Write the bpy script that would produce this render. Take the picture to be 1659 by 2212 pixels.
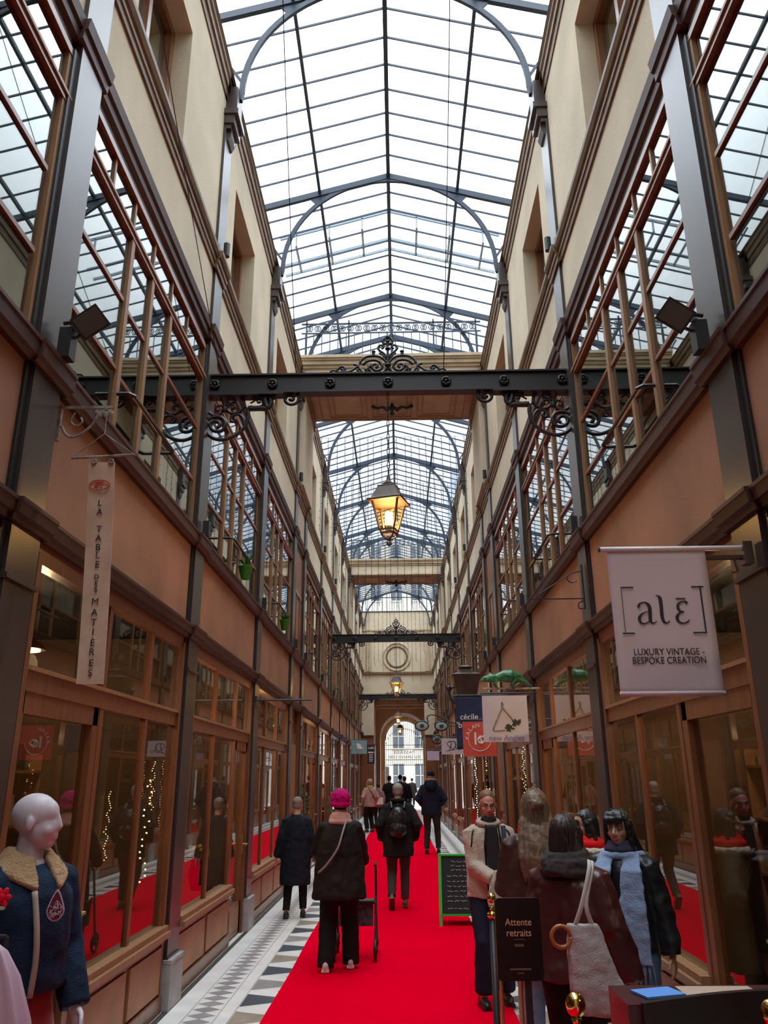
import bpy, bmesh, math, random
from mathutils import Vector, Matrix, noise
random.seed(7)
for o in list(bpy.data.objects): bpy.data.objects.remove(o)
SC = bpy.context.scene
COL = SC.collection
PI = math.pi

# ---------------------------------------------------------------- camera
def set_camera():
    p, yaw, roll = .32512, .017525, -.00755
    cy, sy = math.cos(yaw), math.sin(yaw)
    w = Vector((-sy*math.cos(p), cy*math.cos(p), math.sin(p)))
    r0 = Vector((cy, sy, 0)); u0 = r0.cross(w)
    r = r0*math.cos(roll) + u0*math.sin(roll)
    u = -r0*math.sin(roll) + u0*math.cos(roll)
    cam = bpy.data.cameras.new('camera')
    ob = bpy.data.objects.new('camera', cam); COL.objects.link(ob)
    cam.sensor_fit = 'VERTICAL'; cam.sensor_height = 36; cam.lens = 36*1709.4/2212
    cam.clip_start = .05; cam.clip_end = 400
    M = Matrix(((r.x, u.x, -w.x, 0), (r.y, u.y, -w.y, 0), (r.z, u.z, -w.z, 1.7), (0, 0, 0, 1)))
    ob.matrix_world = M
    SC.camera = ob
set_camera()
# ---------------------------------------------------------------- sky: overcast, brighter overhead
def set_world():
    w = bpy.data.worlds.new('overcast_sky'); SC.world = w; w.use_nodes = True
    nt = w.node_tree; nt.nodes.clear()
    out = nt.nodes.new('ShaderNodeOutputWorld'); bg = nt.nodes.new('ShaderNodeBackground')
    tc = nt.nodes.new('ShaderNodeTexCoord'); sx = nt.nodes.new('ShaderNodeSeparateXYZ')
    mr = nt.nodes.new('ShaderNodeMapRange'); mr.interpolation_type = 'SMOOTHSTEP'
    mr.inputs['From Min'].default_value = 0.42; mr.inputs['From Max'].default_value = 1.0
    mr.inputs['To Min'].default_value = SKY[0]; mr.inputs['To Max'].default_value = SKY[1]
    nz = nt.nodes.new('ShaderNodeTexNoise'); nz.inputs['Scale'].default_value = 2.2; nz.inputs['Detail'].default_value = 4
    cr = nt.nodes.new('ShaderNodeMix'); cr.data_type = 'RGBA'
    cr.inputs['A'].default_value = (.80, .88, 1.0, 1); cr.inputs['B'].default_value = (1.0, 1.0, 1.0, 1)
    nt.links.new(tc.outputs['Generated'], sx.inputs[0]); nt.links.new(sx.outputs['Z'], mr.inputs['Value'])
    nt.links.new(tc.outputs['Generated'], nz.inputs['Vector'])
    nt.links.new(nz.outputs['Fac'], cr.inputs['Factor'])
    nt.links.new(cr.outputs['Result'], bg.inputs['Color']); nt.links.new(mr.outputs['Result'], bg.inputs['Strength'])
    nt.links.new(bg.outputs[0], out.inputs[0])
SKY = (1.6, 9.0)
set_world()
vs = SC.view_settings
vs.view_transform = 'Standard'; vs.look = 'None'; vs.exposure = 0.0; vs.gamma = 1.0; vs.use_curve_mapping = False
try:
    SC.cycles.max_bounces = 10; SC.cycles.transparent_max_bounces = 24; SC.cycles.diffuse_bounces = 5
    SC.cycles.glossy_bounces = 4; SC.cycles.sample_clamp_indirect = 6
    SC.cycles.caustics_reflective = False; SC.cycles.caustics_refractive = False
except Exception: pass

# ---------------------------------------------------------------- materials
MATS = {}
def mat(name, col, rough=.6, metal=0.0, spec=.5, noise_amt=0.0, noise_scale=6.0, col2=None, bump=0.0, bump_scale=60.0, emit=None, estr=0.0, coat=0.0, stretch=None, sheen=0.0):
    m = bpy.data.materials.new(name); m.use_nodes = True; nt = m.node_tree
    b = nt.nodes['Principled BSDF']
    b.inputs['Base Color'].default_value = (*col, 1); b.inputs['Roughness'].default_value = rough
    b.inputs['Metallic'].default_value = metal; b.inputs['Specular IOR Level'].default_value = spec
    if coat: b.inputs['Coat Weight'].default_value = coat; b.inputs['Coat Roughness'].default_value = .15
    if sheen: b.inputs['Sheen Weight'].default_value = sheen
    if emit: b.inputs['Emission Color'].default_value = (*emit, 1); b.inputs['Emission Strength'].default_value = estr
    if noise_amt or bump:
        tc = nt.nodes.new('ShaderNodeTexCoord'); mp = nt.nodes.new('ShaderNodeMapping')
        nt.links.new(tc.outputs['Object'], mp.inputs[0])
        if stretch: mp.inputs['Scale'].default_value = stretch
    if noise_amt:
        n = nt.nodes.new('ShaderNodeTexNoise'); n.inputs['Scale'].default_value = noise_scale; n.inputs['Detail'].default_value = 6
        nt.links.new(mp.outputs[0], n.inputs['Vector'])
        r = nt.nodes.new('ShaderNodeValToRGB'); r.color_ramp.elements[0].position = .35; r.color_ramp.elements[1].position = .7
        c2 = col2 or tuple(c*(1-noise_amt) for c in col)
        r.color_ramp.elements[0].color = (*c2, 1); r.color_ramp.elements[1].color = (*col, 1)
        nt.links.new(n.outputs['Fac'], r.inputs[0]); nt.links.new(r.outputs[0], b.inputs['Base Color'])
    if bump:
        n2 = nt.nodes.new('ShaderNodeTexNoise'); n2.inputs['Scale'].default_value = bump_scale; n2.inputs['Detail'].default_value = 3
        nt.links.new(mp.outputs[0], n2.inputs['Vector'])
        bp = nt.nodes.new('ShaderNodeBump'); bp.inputs['Strength'].default_value = bump; bp.inputs['Distance'].default_value = .02
        nt.links.new(n2.outputs['Fac'], bp.inputs['Height']); nt.links.new(bp.outputs[0], b.inputs['Normal'])
    MATS[name] = m
    return m
def glass(name, tint, refl=1.0, floor_=.02, wave=0.0, wscale=1.2, gcol=(1, 1, 1)):
    m = bpy.data.materials.new(name); m.use_nodes = True; nt = m.node_tree; nt.nodes.clear()
    o = nt.nodes.new('ShaderNodeOutputMaterial'); t = nt.nodes.new('ShaderNodeBsdfTransparent'); t.inputs[0].default_value = (*tint, 1)
    g = nt.nodes.new('ShaderNodeBsdfGlossy'); g.inputs['Roughness'].default_value = 0.01; g.inputs['Color'].default_value = (*gcol, 1)
    f = nt.nodes.new('ShaderNodeFresnel'); f.inputs['IOR'].default_value = 1.52
    geo = nt.nodes.new('ShaderNodeNewGeometry'); dot = nt.nodes.new('ShaderNodeVectorMath'); dot.operation = 'DOT_PRODUCT'
    nt.links.new(geo.outputs['Incoming'], dot.inputs[0]); nt.links.new(geo.outputs['True Normal'], dot.inputs[1])
    ab = nt.nodes.new('ShaderNodeMath'); ab.operation = 'ABSOLUTE'; nt.links.new(dot.outputs['Value'], ab.inputs[0])
    om = nt.nodes.new('ShaderNodeMath'); om.operation = 'SUBTRACT'; om.inputs[0].default_value = 1; nt.links.new(ab.outputs[0], om.inputs[1])
    pw = nt.nodes.new('ShaderNodeMath'); pw.operation = 'POWER'; pw.inputs[1].default_value = 4.0; nt.links.new(om.outputs[0], pw.inputs[0])
    mx = nt.nodes.new('ShaderNodeMath'); mx.operation = 'MULTIPLY_ADD'; mx.inputs[1].default_value = refl; mx.inputs[2].default_value = floor_; mx.use_clamp = True
    nt.links.new(pw.outputs[0], mx.inputs[0])
    mix = nt.nodes.new('ShaderNodeMixShader')
    nt.links.new(mx.outputs[0], mix.inputs[0]); nt.links.new(t.outputs[0], mix.inputs[1]); nt.links.new(g.outputs[0], mix.inputs[2])
    if wave:
        n2 = nt.nodes.new('ShaderNodeTexNoise'); n2.inputs['Scale'].default_value = wscale; n2.inputs['Detail'].default_value = 1
        nt.links.new(geo.outputs['Position'], n2.inputs['Vector'])
        bp = nt.nodes.new('ShaderNodeBump'); bp.inputs['Strength'].default_value = wave; bp.inputs['Distance'].default_value = .05
        nt.links.new(n2.outputs['Fac'], bp.inputs['Height']); nt.links.new(bp.outputs[0], g.inputs['Normal'])
    nt.links.new(mix.outputs[0], o.inputs[0]); nt.nodes.remove(f)
    MATS[name] = m
    return m
M_cream = mat('cream_plaster', (.70, .59, .42), .85, noise_amt=.18, noise_scale=1.3, bump=.15, bump_scale=40)
M_cream2 = mat('cream_moulding', (.62, .51, .35), .8, noise_amt=.3, noise_scale=3)
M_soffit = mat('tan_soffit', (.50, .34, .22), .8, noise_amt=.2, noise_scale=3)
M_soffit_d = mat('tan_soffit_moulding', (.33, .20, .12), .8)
M_terra = mat('terracotta_panel', (.41, .19, .105), .62, noise_amt=.32, noise_scale=1.6, bump=.12, bump_scale=120)
M_wood = mat('varnished_wood', (.26, .095, .035), .38, noise_amt=.35, noise_scale=5, stretch=(6, 6, .7), coat=.25)
M_woodl = mat('light_brown_wood', (.36, .19, .085), .45, noise_amt=.3, noise_scale=5, stretch=(6, 6, .7))
M_woodp = mat('orange_brown_panel', (.46, .21, .095), .5, noise_amt=.25, noise_scale=4)
M_corn = mat('red_brown_cornice', (.060, .017, .012), .5, noise_amt=.3, noise_scale=4)
M_corng = mat('gilt_brown_cornice', (.22, .13, .055), .5, noise_amt=.4, noise_scale=6)
M_iron = mat('dark_painted_iron', (.075, .055, .05), .33, spec=.6, noise_amt=.2, noise_scale=3)
M_pil = mat('grey_brown_painted_iron', (.055, .042, .038), .30, spec=.7, noise_amt=.2, noise_scale=2)
M_black = mat('black_iron', (.018, .018, .020), .42)
M_roofiron = mat('blue_grey_roof_iron', (.022, .042, .075), .5)
M_stone = mat('grey_stone', (.42, .40, .38), .7, noise_amt=.25, noise_scale=8)
M_white = mat('white_marble', (.88, .86, .81), .35, noise_amt=.15, noise_scale=3)
M_grey = mat('grey_marble', (.36, .34, .34), .35, noise_amt=.25, noise_scale=4)
M_blue = mat('slate_blue_marble', (.085, .10, .13), .35, noise_amt=.3, noise_scale=6)
M_tan = mat('tan_marble', (.42, .34, .26), .35, noise_amt=.3, noise_scale=6)
M_gutter = mat('dark_gutter', (.04, .045, .035), .7)
M_carpet = mat('red_carpet_pile', (.80, .0, .020), 1.0, spec=0.0, noise_amt=.08, noise_scale=90, bump=.3, bump_scale=400)
M_dark = mat('dark_room', (.035, .028, .024), .8)
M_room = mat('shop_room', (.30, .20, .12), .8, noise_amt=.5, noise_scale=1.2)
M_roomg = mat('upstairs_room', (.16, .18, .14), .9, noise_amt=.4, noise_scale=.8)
M_gold = mat('polished_brass', (.85, .60, .18), .12, metal=1.0)
M_brassd = mat('dull_brass', (.55, .36, .14), .35, metal=1.0)
M_green = mat('plant_green', (.03, .12, .02), .6)
M_glassup = glass('upper_window_glass', (.55, .62, .56), refl=1.0, floor_=.07, wave=.02, wscale=.8)
M_glassshop = glass('shop_window_glass', (.80, .78, .74), refl=.85, floor_=.035, wave=.006)
M_glassroof = glass('roof_glass', (.93, .96, .98), refl=.5, floor_=.03)

# ---------------------------------------------------------------- mesh helper
class MB:
    def __init__(s): s.v = []; s.f = []; s.m = []; s.mats = []
    def mi(s, m):
        if m is None: return 0
        if m not in s.mats: s.mats.append(m)
        return s.mats.index(m)
    def poly(s, pts, m=None):
        n = len(s.v); s.v += [tuple(p) for p in pts]; s.f.append(list(range(n, n+len(pts)))); s.m.append(s.mi(m))
    def mesh(s, vs_, fs, m=None):
        n = len(s.v); s.v += [tuple(p) for p in vs_]; k = s.mi(m)
        for f in fs: s.f.append([i+n for i in f]); s.m.append(k)
    def box(s, x0, x1, y0, y1, z0, z1, m=None):
        if x0 > x1: x0, x1 = x1, x0
        if y0 > y1: y0, y1 = y1, y0
        if z0 > z1: z0, z1 = z1, z0
        s.mesh([(x0,y0,z0),(x1,y0,z0),(x1,y1,z0),(x0,y1,z0),(x0,y0,z1),(x1,y0,z1),(x1,y1,z1),(x0,y1,z1)],
               [(0,3,2,1),(4,5,6,7),(0,1,5,4),(1,2,6,5),(2,3,7,6),(3,0,4,7)], m)
    def beam(s, p, q, w, h, m=None, up=(0,0,1)):
        p = Vector(p); q = Vector(q); d = (q-p).normalized(); u = Vector(up)
        a = d.cross(u)
        if a.length < 1e-4: a = d.cross(Vector((0,1,0)))
        a.normalize(); b = a.cross(d)
        vs_ = [c + a*i*w/2 + b*j*h/2 for c in (p, q) for i, j in ((-1,-1),(1,-1),(1,1),(-1,1))]
        s.mesh(vs_, [(3,2,1,0),(4,5,6,7),(0,1,5,4),(1,2,6,5),(2,3,7,6),(3,0,4,7)], m)
    def tube(s, pts, r, n=8, m=None, caps=True, sx=1.0, sy=1.0, up=None):
        pts = [Vector(p) for p in pts]; k = len(pts)
        rs = r if isinstance(r, (list, tuple)) else [r]*k
        vs_ = []; fs = []; prev = Vector(up) if up else None
        for i, p in enumerate(pts):
            d = (pts[min(i+1, k-1)] - pts[max(i-1, 0)])
            d = d.normalized() if d.length > 1e-9 else Vector((0,0,1))
            if prev is None:
                prev = Vector((1,0,0)) if abs(d.x) < .9 else Vector((0,1,0))
            a = prev - d*prev.dot(d)
            if a.length < 1e-5: a = d.orthogonal()
            a.normalize(); b = d.cross(a); prev = a
            for j in range(n):
                t = 2*PI*j/n
                vs_.append(p + a*math.cos(t)*rs[i]*sx + b*math.sin(t)*rs[i]*sy)
        for i in range(k-1):
            for j in range(n):
                fs.append((i*n+j, i*n+(j+1)%n, (i+1)*n+(j+1)%n, (i+1)*n+j))
        if caps: fs.append(tuple(range(n-1, -1, -1))); fs.append(tuple((k-1)*n+j for j in range(n)))
        s.mesh(vs_, fs, m)
    def loft(s, rings, m=None, caps=True):
        n = len(rings[0]); vs_ = [p for r in rings for p in r]; fs = []
        for i in range(len(rings)-1):
            for j in range(n): fs.append((i*n+j, i*n+(j+1)%n, (i+1)*n+(j+1)%n, (i+1)*n+j))
        if caps: fs.append(tuple(range(n-1,-1,-1))); fs.append(tuple((len(rings)-1)*n+j for j in range(n)))
        s.mesh(vs_, fs, m)
    def lathe(s, prof, c=(0,0,0), n=16, m=None):
        s.loft([[(c[0]+r*math.cos(2*PI*j/n), c[1]+r*math.sin(2*PI*j/n), c[2]+z) for j in range(n)] for r, z in prof], m)
    def ell(s, c, r, m=None, n=12, k=8, rot=None):
        c = Vector(c); vs_ = []; fs = []
        for i in range(1, k):
            t = PI*i/k
            for j in range(n):
                a = 2*PI*j/n; v = Vector((r[0]*math.sin(t)*math.cos(a), r[1]*math.sin(t)*math.sin(a), r[2]*math.cos(t)))
                if rot: v = rot @ v
                vs_.append(c+v)
        top = Vector((0,0,r[2])); bot = -top
        if rot: top = rot @ top; bot = rot @ bot
        vs_.append(c+top); vs_.append(c+bot); T = len(vs_)-2; B = T+1
        for i in range(k-2):
            for j in range(n): fs.append((i*n+j, (i+1)*n+j, (i+1)*n+(j+1)%n, i*n+(j+1)%n))
        for j in range(n): fs.append((T, j, (j+1)%n)); fs.append((B, (k-2)*n+(j+1)%n, (k-2)*n+j))
        s.mesh(vs_, fs, m)
    def ext(s, prof, y0, y1, sg, m=None):
        # profile of (d, z) points extruded along y; d is the distance into the passage
        a = [(sg*d, y0, z) for d, z in prof]; b = [(sg*d, y1, z) for d, z in prof]
        s.loft([a, b], m)
    def torus(s, c, R, r, axis='y', n=18, k=6, m=None, a0=0, a1=2*PI, sx=1, sz=1):
        pts = []
        for i in range(n+1):
            t = a0+(a1-a0)*i/n; x, z = R*math.cos(t)*sx, R*math.sin(t)*sz
            pts.append((c[0]+x, c[1], c[2]+z) if axis == 'y' else ((c[0]+x, c[1]+z, c[2]) if axis == 'z' else (c[0], c[1]+x, c[2]+z)))
        s.tube(pts, r, k, m)
    def add(s, o, M):
        n = len(s.v); s.v += [tuple(M @ Vector(p)) for p in o.v]
        for f, k in zip(o.f, o.m): s.f.append([i+n for i in f]); s.m.append(s.mi(o.mats[k]) if o.mats else 0)
    def data(s, name, m=None, smooth=False, bevel=0):
        me = bpy.data.meshes.new(name); me.from_pydata(s.v, [], s.f)
        ms = s.mats or [m or M_iron]
        for x in ms: me.materials.append(x)
        if s.mats:
            for p, k in zip(me.polygons, s.m): p.material_index = k
        bm = bmesh.new(); bm.from_mesh(me); bmesh.ops.recalc_face_normals(bm, faces=bm.faces); bm.to_mesh(me); bm.free()
        if smooth:
            for p in me.polygons: p.use_smooth = True
        me.update(); return me
    def build(s, name, m=None, parent=None, smooth=False, loc=None):
        o = bpy.data.objects.new(name, s.data(name, m, smooth)); COL.objects.link(o)
        if parent: o.parent = parent
        if loc: o.location = loc
        return o
def tag(o, label, cat, group=None, kind=None):
    o['label'] = label; o['category'] = cat
    if group: o['group'] = group
    if kind: o['kind'] = kind
    return o
def thing(name, label, cat, loc=(0,0,0), rz=0, group=None, kind=None):
    o = bpy.data.objects.new(name, None); COL.objects.link(o); o.empty_display_size = .1
    o.location = loc; o.rotation_euler = (0,0,rz)
    return tag(o, label, cat, group, kind)
def copy_tree(o, parent=None):
    c = o.copy(); COL.objects.link(c); c.parent = parent
    for ch in list(o.children): copy_tree(ch, c)
    return c
def organic(mb, name, m, parent, voxel=.012, smooth=4, disp=0.0, dscale=.08, loc=None):
    o = mb.build(name, m, parent, True, loc)
    r = o.modifiers.new('remesh', 'REMESH'); r.mode = 'VOXEL'; r.voxel_size = voxel; r.use_smooth_shade = True
    if smooth:
        q = o.modifiers.new('smooth', 'SMOOTH'); q.iterations = smooth; q.factor = .5
    if disp:
        t = bpy.data.textures.new('folds', 'CLOUDS'); t.noise_scale = dscale; t.noise_depth = 1
        d = o.modifiers.new('folds', 'DISPLACE'); d.texture = t; d.strength = disp; d.mid_level = .5; d.texture_coords = 'LOCAL'
    return o
def text(name, body, size, m, parent, loc, rot=(PI/2,0,0), align='CENTER', ext=.0008, sx=1.0, spacing=1.0, off=0.0):
    cu = bpy.data.curves.new(name, 'FONT'); cu.body = body; cu.size = size; cu.align_x = align; cu.align_y = 'CENTER'
    cu.extrude = ext; cu.space_character = spacing; cu.offset = off; cu.space_line = 1.0
    t = bpy.data.objects.new(name, cu); COL.objects.link(t)
    bpy.context.view_layer.update()
    me = bpy.data.meshes.new_from_object(t.evaluated_get(bpy.context.evaluated_depsgraph_get()))
    bpy.data.objects.remove(t); me.name = name; me.materials.clear(); me.materials.append(m)
    o = bpy.data.objects.new(name, me); COL.objects.link(o); o.parent = parent; o.location = loc; o.rotation_euler = rot; o.scale = (sx, 1, 1)
    return o
ORD = ['nearest', 'second', 'third', 'fourth', 'fifth', 'sixth', 'seventh', 'eighth', 'ninth', 'tenth', 'eleventh', 'twelfth', 'thirteenth', 'fourteenth', 'fifteenth', 'sixteenth']
# ================================================================ architecture
XL, XR, XC = -1.87, 1.72, -0.075
P = [-3.2, .2, 3.62, 7.03, 10.42, 13.82, 15.4, 18.82, 22.24, 25.66, 29.08, 30.6, 34.02, 37.45, 40.87]   # near edges of the pilasters
PW = .32
SIDES = (('left', XL, 1), ('right', XR, -1))
YB, YE = -3.3, 40.95
PIERS = {5, 10}
Z_C1, Z_C2, Z_C3, Z_C4, Z_C5 = (2.90, 3.01), (3.75, 3.88), (5.87, 6.10), (6.78, 6.98), (9.1, 9.41)

# floor: marble strips and triangles laid as real pieces
f = MB()
f.box(XL-.6, XR+.6, YB-.2, 52, -.1, 0, M_white)
def floor_side(sg, x0):
    X = lambda d: x0 + sg*d
    e = .0012
    f.box(X(0), X(.05), YB, YE, 0, e, M_gutter)
    y = YB; i = 0
    pd = .17
    while y < YE:
        # band of small diamonds
        f.poly([(X(.22), y, e), (X(.44), y, e), (X(.33), y+pd/2, e)], M_grey)
        f.poly([(X(.22), y+pd, e), (X(.44), y+pd, e), (X(.33), y+pd/2, e)], M_grey)
        y += pd
    y = YB; tp = .52
    while y < YE:
        m = (M_blue, M_grey, M_blue, M_tan)[i % 4]
        f.poly([(X(.57), y+.05, e), (X(.57), y+tp-.08, e), (X(1.02), y+tp/2, e)], m)
        f.poly([(X(1.02), y+tp/2, e), (X(1.02), y+tp*1.5, e), (X(.80), y+tp, e)], M_grey)
        y += tp; i += 1
    for d in (.21, .45, .56): f.box(X(d), X(d+.006), YB, YE, 0, e, M_grey)
floor_side(1, XL); floor_side(-1, XR)
tag(f.build('floor'), 'white marble passage floor with grey and slate triangle mosaic borders', 'floor', kind='structure')
c = MB()
nx = 60
xs0, xs1 = -1.05, .85
rows = []
for j in range(0, 111):
    y = -2.6 + j*.48
    w = .006*math.sin(j*.9)
    rows.append([(xs0+w, y, .001), (xs0+w, y, .012), (xs1+w, y, .012), (xs1+w, y, .001)])
c.loft(rows)
tag(c.build('red_carpet', M_carpet), 'bright red carpet runner laid down the middle of the passage floor', 'carpet')

# side walls -----------------------------------------------------
def side_wall(side, x0, sg):
    w = MB(); X = lambda d: x0 + sg*d
    def B(d0, d1, y0, y1, z0, z1, m): w.box(X(d0), X(d1), y0, y1, z0, z1, m)
    # outer shell, floors and room dividers
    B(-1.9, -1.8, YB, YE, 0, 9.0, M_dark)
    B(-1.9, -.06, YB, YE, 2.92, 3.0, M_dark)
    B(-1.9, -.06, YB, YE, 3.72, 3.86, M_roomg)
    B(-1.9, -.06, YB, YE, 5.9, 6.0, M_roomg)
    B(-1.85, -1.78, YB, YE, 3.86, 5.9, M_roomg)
    B(-1.8, -1.72, YB, YE, 0, 2.92, M_room)
    B(-1.72, -.14, YB, YE, 0, .02, M_room)
    for i, y in enumerate(P):
        B(-1.8, -.12, y+.1, y+.2, 0, 2.92, M_room)
        B(-1.8, -.12, y+.1, y+.2, 3.86, 5.9, M_roomg)
    # terracotta spandrel
    B(-.16, -.035, YB, YE, 2.95, 3.8, M_terra)
    # cream band and upper wall with window openings
    B(-.35, -.03, YB, YE, 6.0, 7.02, M_cream)
    B(-.35, -.03, YB, YE, 8.49, 9.4, M_cream)
    y = YB
    for i, p in enumerate(P[:-1]):
        a = p + .78; b = p + 2.07
        if i in PIERS: continue
        B(-.40, -.03, y, a, 7.02, 8.49, M_cream); y = b
    B(-.45, -.03, y, YE, 7.02, 8.49, M_cream)
    B(-.95, -.35, YB, YE, 9.3, 9.4, M_cream2)
    B(-1.05, -.95, YB, YE, 9.3, 10.35, M_cream)
    o = w.build('wall_%s' % side)
    tag(o, '%s wall of the passage, terracotta panels below and cream plaster above' % side, 'wall', kind='structure')
    return o
for s in SIDES: side_wall(*s)
w = MB(); w.box(XL-1, XR+1, YB-.1, YB, 0, 11.5)
tag(w.build('wall_back', M_cream), 'plain cream wall closing the passage behind the camera', 'wall', kind='structure')  # added unseen wall, keeps sky light from flooding in behind the camera

# cornices -------------------------------------------------------
tn = [0]
def trim(mb, label, m=None, smooth=False, parts=()):
    tn[0] += 1
    return tag(mb.build('trim_%d' % tn[0], m, smooth=smooth), label, 'trim', kind='structure')
def cornice(side, x0, sg, prof, label, m, blk=.05, bz=0):
    w = MB(); w.ext(prof, YB, YE, sg, m)
    for p in P:
        w.ext([(d+blk if d > -.02 else d, z) for d, z in prof], p-.05, p+PW+.05, sg, m)
    o = trim(w, label); o.location = (x0, 0, 0)
for side, x0, sg in SIDES:
    z0, z1 = Z_C1
    cornice(side, x0, sg, [(-.12, z0), (.0, z0), (.008, z0+.03), (.03, z0+.035), (.04, z0+.085), (.046, z0+.09), (.046, z1), (-.12, z1+.01)], 'red-brown cornice along the top of the %s shopfronts' % side, M_corn, .022)
    z0, z1 = Z_C2
    cornice(side, x0, sg, [(-.14, z0), (.0, z0), (.012, z0+.02), (.032, z0+.03), (.036, z0+.105), (.045, z0+.11), (.045, z1), (-.14, z1+.01)], 'red-brown sill cornice under the %s first-floor windows' % side, M_corn, .022)
    z0, z1 = Z_C3
    cornice(side, x0, sg, [(-.14, z0), (-.045, z0), (-.045, z0+.06), (-.015, z0+.08), (-.01, z0+.14), (.008, z0+.155), (.015, z1-.03), (.02, z1), (-.14, z1)], 'red-brown cornice over the %s first-floor windows' % side, M_corn, .03)
    z0, z1 = Z_C4
    cornice(side, x0, sg, [(-.04, z0), (-.01, z0), (-.005, z0+.05), (.008, z0+.06), (.008, z0+.11), (.025, z0+.12), (.045, z0+.16), (.047, z1), (-.04, z1+.01)], 'gilt-brown moulding below the %s upper windows' % side, M_corng, .03)
    z0, z1 = Z_C5
    cornice(side, x0, sg, [(-.04, z0), (-.015, z0), (-.01, z0+.1), (.01, z0+.11), (.01, z0+.2), (.03, z0+.22), (.03, z0+.28), (.055, z0+.31), (.055, z1), (-.2, z1+.02)], 'brown eaves cornice at the top of the %s wall' % side, M_corng, 0)

# pilasters ------------------------------------------------------
def pilaster(side, x0, sg):
    w = MB(); X = lambda d: sg*d
    def B(d0, d1, y0, y1, z0, z1, m=M_pil): w.box(X(d0), X(d1), y0, y1, z0, z1, m)
    B(-.12, .0, 0, PW, .33, 8.7)                              # shaft
    B(-.12, -.02, -.05, 0, .33, 5.86, M_black); B(-.12, -.03, PW, PW+.05, .33, 5.86, M_wood)
    B(-.12, .012, -.01, PW+.01, .33, .37); B(-.12, .045, -.03, PW+.03, 0, .33, M_stone)
    w.box(X(-.1), X(.05), -.035, PW+.035, .33, .355, M_stone)
    for z in (2.62, ): B(-.12, .018, -.012, PW+.012, z, z+.025)
    # capital and bracket for the roof truss
    B(-.03, .05, .02, PW-.02, 8.68, 8.74, M_iron); B(-.03, .09, 0, PW, 8.74, 8.86, M_iron)
    B(-.03, .13, -.02, PW+.02, 8.86, 8.93, M_iron); B(-.03, .10, .04, PW-.04, 8.93, 9.3, M_iron)
    w.ext([(-.02, 8.52), (.02, 8.55), (.05, 8.62), (.05, 8.68), (-.02, 8.68)], .06, PW-.06, sg, M_iron)
    return w.data('pilaster')
for side, x0, sg in SIDES:
    me = pilaster(side, x0, sg)
    k = 0
    for i, y in enumerate(P[:-1]):
        if i < 2: lab = 'dark iron pilaster on the %s wall behind the camera' % side
        else: lab = 'grey-brown iron pilaster on the %s wall, %s along the passage' % (side, ORD[i-2]); 
        tn[0] += 1
        o = bpy.data.objects.new('trim_%d' % tn[0], me); COL.objects.link(o); o.location = (x0, y, 0)
        tag(o, lab, 'pilaster', 'iron pilasters of the %s wall' % side, 'structure')

# first-floor windows --------------------------------------------
wn = [0]
def glazing(sg, L):
    fr = MB(); top = 5.85; z0 = 3.88
    X = lambda d: sg*d
    def B(d0, d1, y0, y1, a, b, m=M_woodl): fr.box(X(d0), X(d1), y0, y1, a, b, m)
    s = L/3.10
    B(-.10, -.035, 0, .05, z0, top, M_wood); B(-.10, -.035, L-.10, L-.02, z0, top, M_woodl)
    B(-.11, -.04, 0, L-.02, z0, z0+.06, M_corn); B(-.12, -.03, 0, L-.02, top-.05, top, M_wood)
    tz = 5.46
    for a, b in ((.85, .91), (1.85, 1.91)): B(-.08, -.035, a*s, b*s, z0, tz+.03)
    B(-.08, -.035, 1.34*s, 1.40*s, z0, tz+.03)
    B(-.10, -.03, 0, L-.02, tz, tz+.07, M_wood); B(-.1, -.018, 0, L-.02, tz+.04, tz+.062, M_woodl)
    for a in (.44, .88, 1.37, 1.88, 2.4): B(-.08, -.045, a*s-.014, a*s+.014, tz+.06, top)
    for z in (4.37, 4.91):
        B(-.08, -.045, .05, .84*s, z, z+.03, M_wood); B(-.08, -.045, 1.92*s, L-.12, z, z+.03, M_wood)
        B(-.08, -.045, .92*s, 1.33*s, z-.03, z, M_wood); B(-.08, -.045, 1.41*s, 1.84*s, z-.03, z, M_wood)
    gl = MB(); gl.box(X(-.064), X(-.060), .05, L-.12, z0+.05, top-.06)
    rl = MB(); dz = .08
    pts = lambda z: [(X(-.03), .86*s, z), (X(.05), .86*s, z), (X(.08), .90*s, z), (X(.08), 1.86*s, z), (X(.05), 1.90*s, z), (X(-.03), 1.90*s, z)]
    rl.tube(pts(4.20), .014, 6)
    return fr.data('window_frame'), gl.data('window_pane', M_glassup), rl.data('hand_rail', M_black)
def add_child(name, me, parent, loc=(0,0,0)):
    o = bpy.data.objects.new(name, me); COL.objects.link(o); o.parent = parent; o.location = loc; return o
bayn = ['behind the camera', 'beside the camera']
BAYS = [i for i in range(len(P)-1)]
def bayname(i):
    if i == 0: return 'behind the camera'
    if i == 1: return 'in the bay cut by the frame edge'
    return 'in the %s full bay' % ORD[i-2]
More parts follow.
